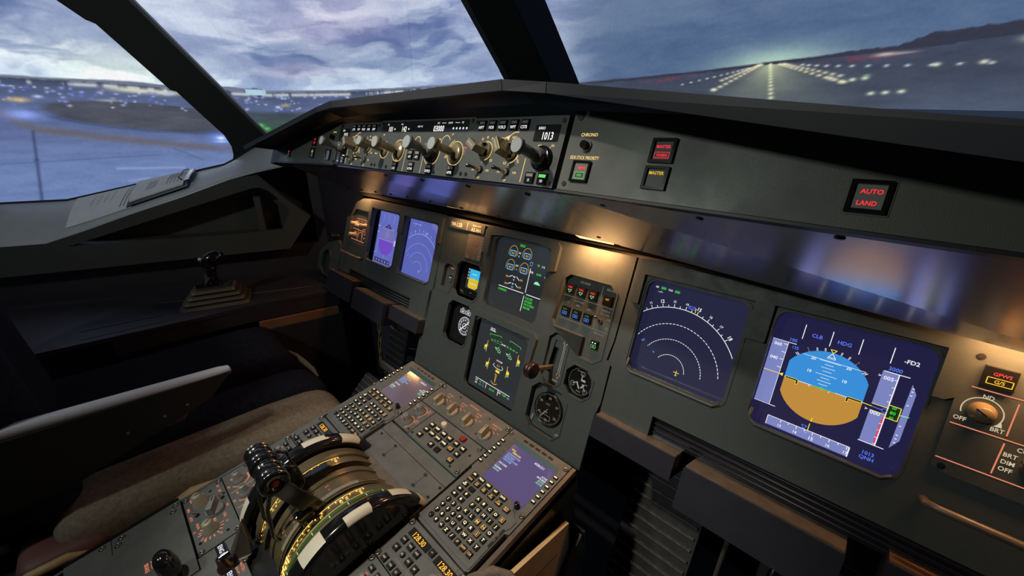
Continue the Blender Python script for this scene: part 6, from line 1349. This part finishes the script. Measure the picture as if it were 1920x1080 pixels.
# ================================================================== FOOT WELLS
def pedal(label, x, y0, z0, y1, z1, w_=150, n=11, g=None):
    t = thing('rudder_pedal', label, 'pedal', ID, g)
    a = Vector((x, y0, z0)); b_ = Vector((x, y1, z1)); L = (b_ - a).length; V = (b_ - a).normalized(); N = Vector((1, 0, 0)).cross(V)
    M_ = Matrix(((1, V.x, N.x, a.x), (0, V.y, N.y, a.y), (0, V.z, N.z, a.z), (0, 0, 0, 1)))
    if N.y > 0: M_ = Matrix(((1, V.x, -N.x, a.x), (0, V.y, -N.y, a.y), (0, V.z, -N.z, a.z), (0, 0, 0, 1)))
    mb = MB(M_); mb.prism(rrect(-w_ / 2, 0, w_ / 2, L, 14), -14, 0, 'rubber'); mb.build('plate', t, bevel=2)
    for k in range(n):
        y = L * (k + .7) / (n + .4); mb = MB(M_); mb.prism([(-w_ / 2 + 5, y - 2.6), (w_ / 2 - 5, y - 2.6), (w_ / 2 - 5, y + 2.6), (-w_ / 2 + 5, y + 2.6)], 0, 6, 'rubber_rib', inset=.8); mb.build('rib', t)
    mb = MB(); mb.tube([tuple(a.lerp(b_, .5) + Vector((0, 30, -10))), (x, (y0 + y1) / 2 + 120, z0 + 60), (x, y1 + 220, z1 - 120)], 16, 'black_metal', seg=10); mb.build('arm', t)
pedal('large black ribbed pedal in the right foot well', 384, 0, 345, 125, 632, 158, 12)
pedal('far black ribbed pedal in the left foot well', -700, 20, 400, 90, 640, 120, 9)
pedal('near black ribbed pedal low in the left foot well, beside the pedestal', -520, -215, 470, -120, 560, 120, 7)
pedal('dim brown-lit pedal right of the large ribbed pedal', 640, 40, 345, 145, 600, 140, 10)
t = thing('cable_bundle', 'twisted copper wires hanging in the left foot well', 'cable')
mb = MB()
for k in range(3):
    pts = [(-800 + 30 * math.sin(i * .9 + k * 2.1) * .35 + i * 6, 60 - i * 6 + 6 * math.cos(i + k * 2), 740 - i * 32) for i in range(10)]
    mb.tube(pts, 2.6, 'copper_wire', seg=6)
mb.tube([(-800, 60, 640), (-740, 60, 630), (-690, 50, 620)], 2.5, 'copper_wire', seg=6); mb.build('wires', t)
t = thing('foot_bracket', 'pale metal bar between the left pedals', 'bracket'); mb = MB(); mb.box(-480, -60, 560, 230, 12, 22, 'edge_worn'); mb.tube([(-440, -64, 556), (-380, -60, 592)], 3, 'cream'); mb.build('bar', t)
t = thing('linkage_rods', 'thin rods and hoses in the right foot well', 'rods'); mb = MB(); mb.tube([(520, 60, 640), (510, 100, 520), (500, 120, 380), (505, 140, 100)], 5, 'edge_worn'); mb.tube([(600, 80, 620), (590, 60, 480), (560, 40, 330)], 8, 'black_metal'); mb.tube([(760, 60, 600), (755, 40, 420)], 8, 'edge_worn'); mb.build('rods', t)
# manuals in the pocket on the pedestal flank
t = thing('manual_pocket', 'black pocket on the right flank of the pedestal', 'pocket', Matrix.Translation((.286, 0, 0)))
mb = MB(); 
pk = [(-120, 560), (-112, 500), (-116, 200), (-480, 200), (-480, 640), (-330, 620), (-260, 570), (-190, 535), (-150, 560), (-128, 600)]
mb.M = Matrix(((0, 0, 1, 0), (1, 0, 0, 0), (0, 1, 0, 0), (0, 0, 0, 1)))
mb.prism([(-150, 585), (-132, 600), (-126, 560), (-126, 200), (-480, 200), (-480, 585), (-330, 560), (-235, 500), (-190, 520)], 26, 32, 'black_metal'); mb.prism([(-126, 600), (-120, 600), (-120, 200), (-126, 200)], 0, 32, 'black_metal'); mb.build('body', t, bevel=1)
t = thing('manual', 'tan paper folder tucked in the pocket beside the pedestal', 'folder', Matrix.Translation((.296, 0, 0)))
mb = MB(); mb.M = Matrix(((0, 0, 1, 0), (1, 0, 0, 0), (0, 1, 0, 0), (0, 0, 0, 1)))
mb.prism([(-158, 640), (-153, 560), (-165, 300), (-440, 300), (-440, 690), (-300, 652)], 0, 8, 'paper_warm'); mb.build('cover', t)
mb = MB(); mb.M = Matrix(((0, 0, 1, 0), (1, 0, 0, 0), (0, 1, 0, 0), (0, 0, 0, 1))); mb.line(-190, 588, -320, 592, 2.4, 8.5, 'ink'); mb.line(-225, 577, -330, 580, 2.4, 8.5, 'ink'); mb.build('print', t)

# ================================================================== WINDOW GLASS
m = bpy.data.materials.new('window_glass'); m.use_nodes = True; nt = m.node_tree; nt.nodes.clear(); MATS['glass'] = m
o_ = nt.nodes.new('ShaderNodeOutputMaterial'); mx = nt.nodes.new('ShaderNodeMixShader'); tr = nt.nodes.new('ShaderNodeBsdfTransparent'); gl = nt.nodes.new('ShaderNodeBsdfGlossy'); gl.inputs['Roughness'].default_value = .03; fr = nt.nodes.new('ShaderNodeFresnel'); fr.inputs[0].default_value = 1.15
tr.inputs[0].default_value = (.98, .985, .99, 1)
nt.links.new(fr.outputs[0], mx.inputs[0]); nt.links.new(tr.outputs[0], mx.inputs[1]); nt.links.new(gl.outputs[0], mx.inputs[2]); nt.links.new(mx.outputs[0], o_.inputs[0])
mb = MB(); mb.prism([(-1500, 300), (-760, 300), (-250, 420), (-200, 480), (-200, 540), (-620, 1200), (-1500, 1200)], -212, -206, 'glass'); struct('window_1', mb, FW)
mb = MB(); mb.add([(-1290, 60, 1230), (-60, 215, 1360), (-60, -300, 1900), (-1000, -420, 1900)], [(0, 1, 2, 3)], 'glass'); struct('window_2', mb)
mb = MB(); mb.add([(60, 215, 1360), (1290, 60, 1230), (1000, -420, 1900), (60, -300, 1900)], [(0, 1, 2, 3)], 'glass'); struct('window_3', mb)

# ================================================================== groups of repeated things
GR = {'display_unit': 'square display units in the instrument panel', 'flood_lamp': 'amber flood lamps under the glareshield', 'table_box': 'folding table boxes under the side panels', 'table_track': 'grooved table tracks', 'rudder_pedal': 'ribbed rudder pedals',
      'trim_wheel': 'pitch trim wheels', 'thrust_lever': 'thrust levers', 'radio_panel': 'radio panels on the pedestal', 'audio_panel': 'audio panels on the pedestal', 'keyboard_display_unit': 'keyboard display units on the pedestal', 'pilot_seat': 'pilot seats',
      'soffit_sheet': 'glossy sheets under the glareshield', 'efis_control_panel': 'control panels beside the middle glareshield panel', 'warning_console': 'outer glareshield panels', 'grab_rail': 'grab rails', 'dimmer_panel': 'side dimmer panels'}
for o in bpy.data.objects:
    b = o.name.split('.')[0]
    if o.parent is None and b in GR: o['group'] = GR[b]
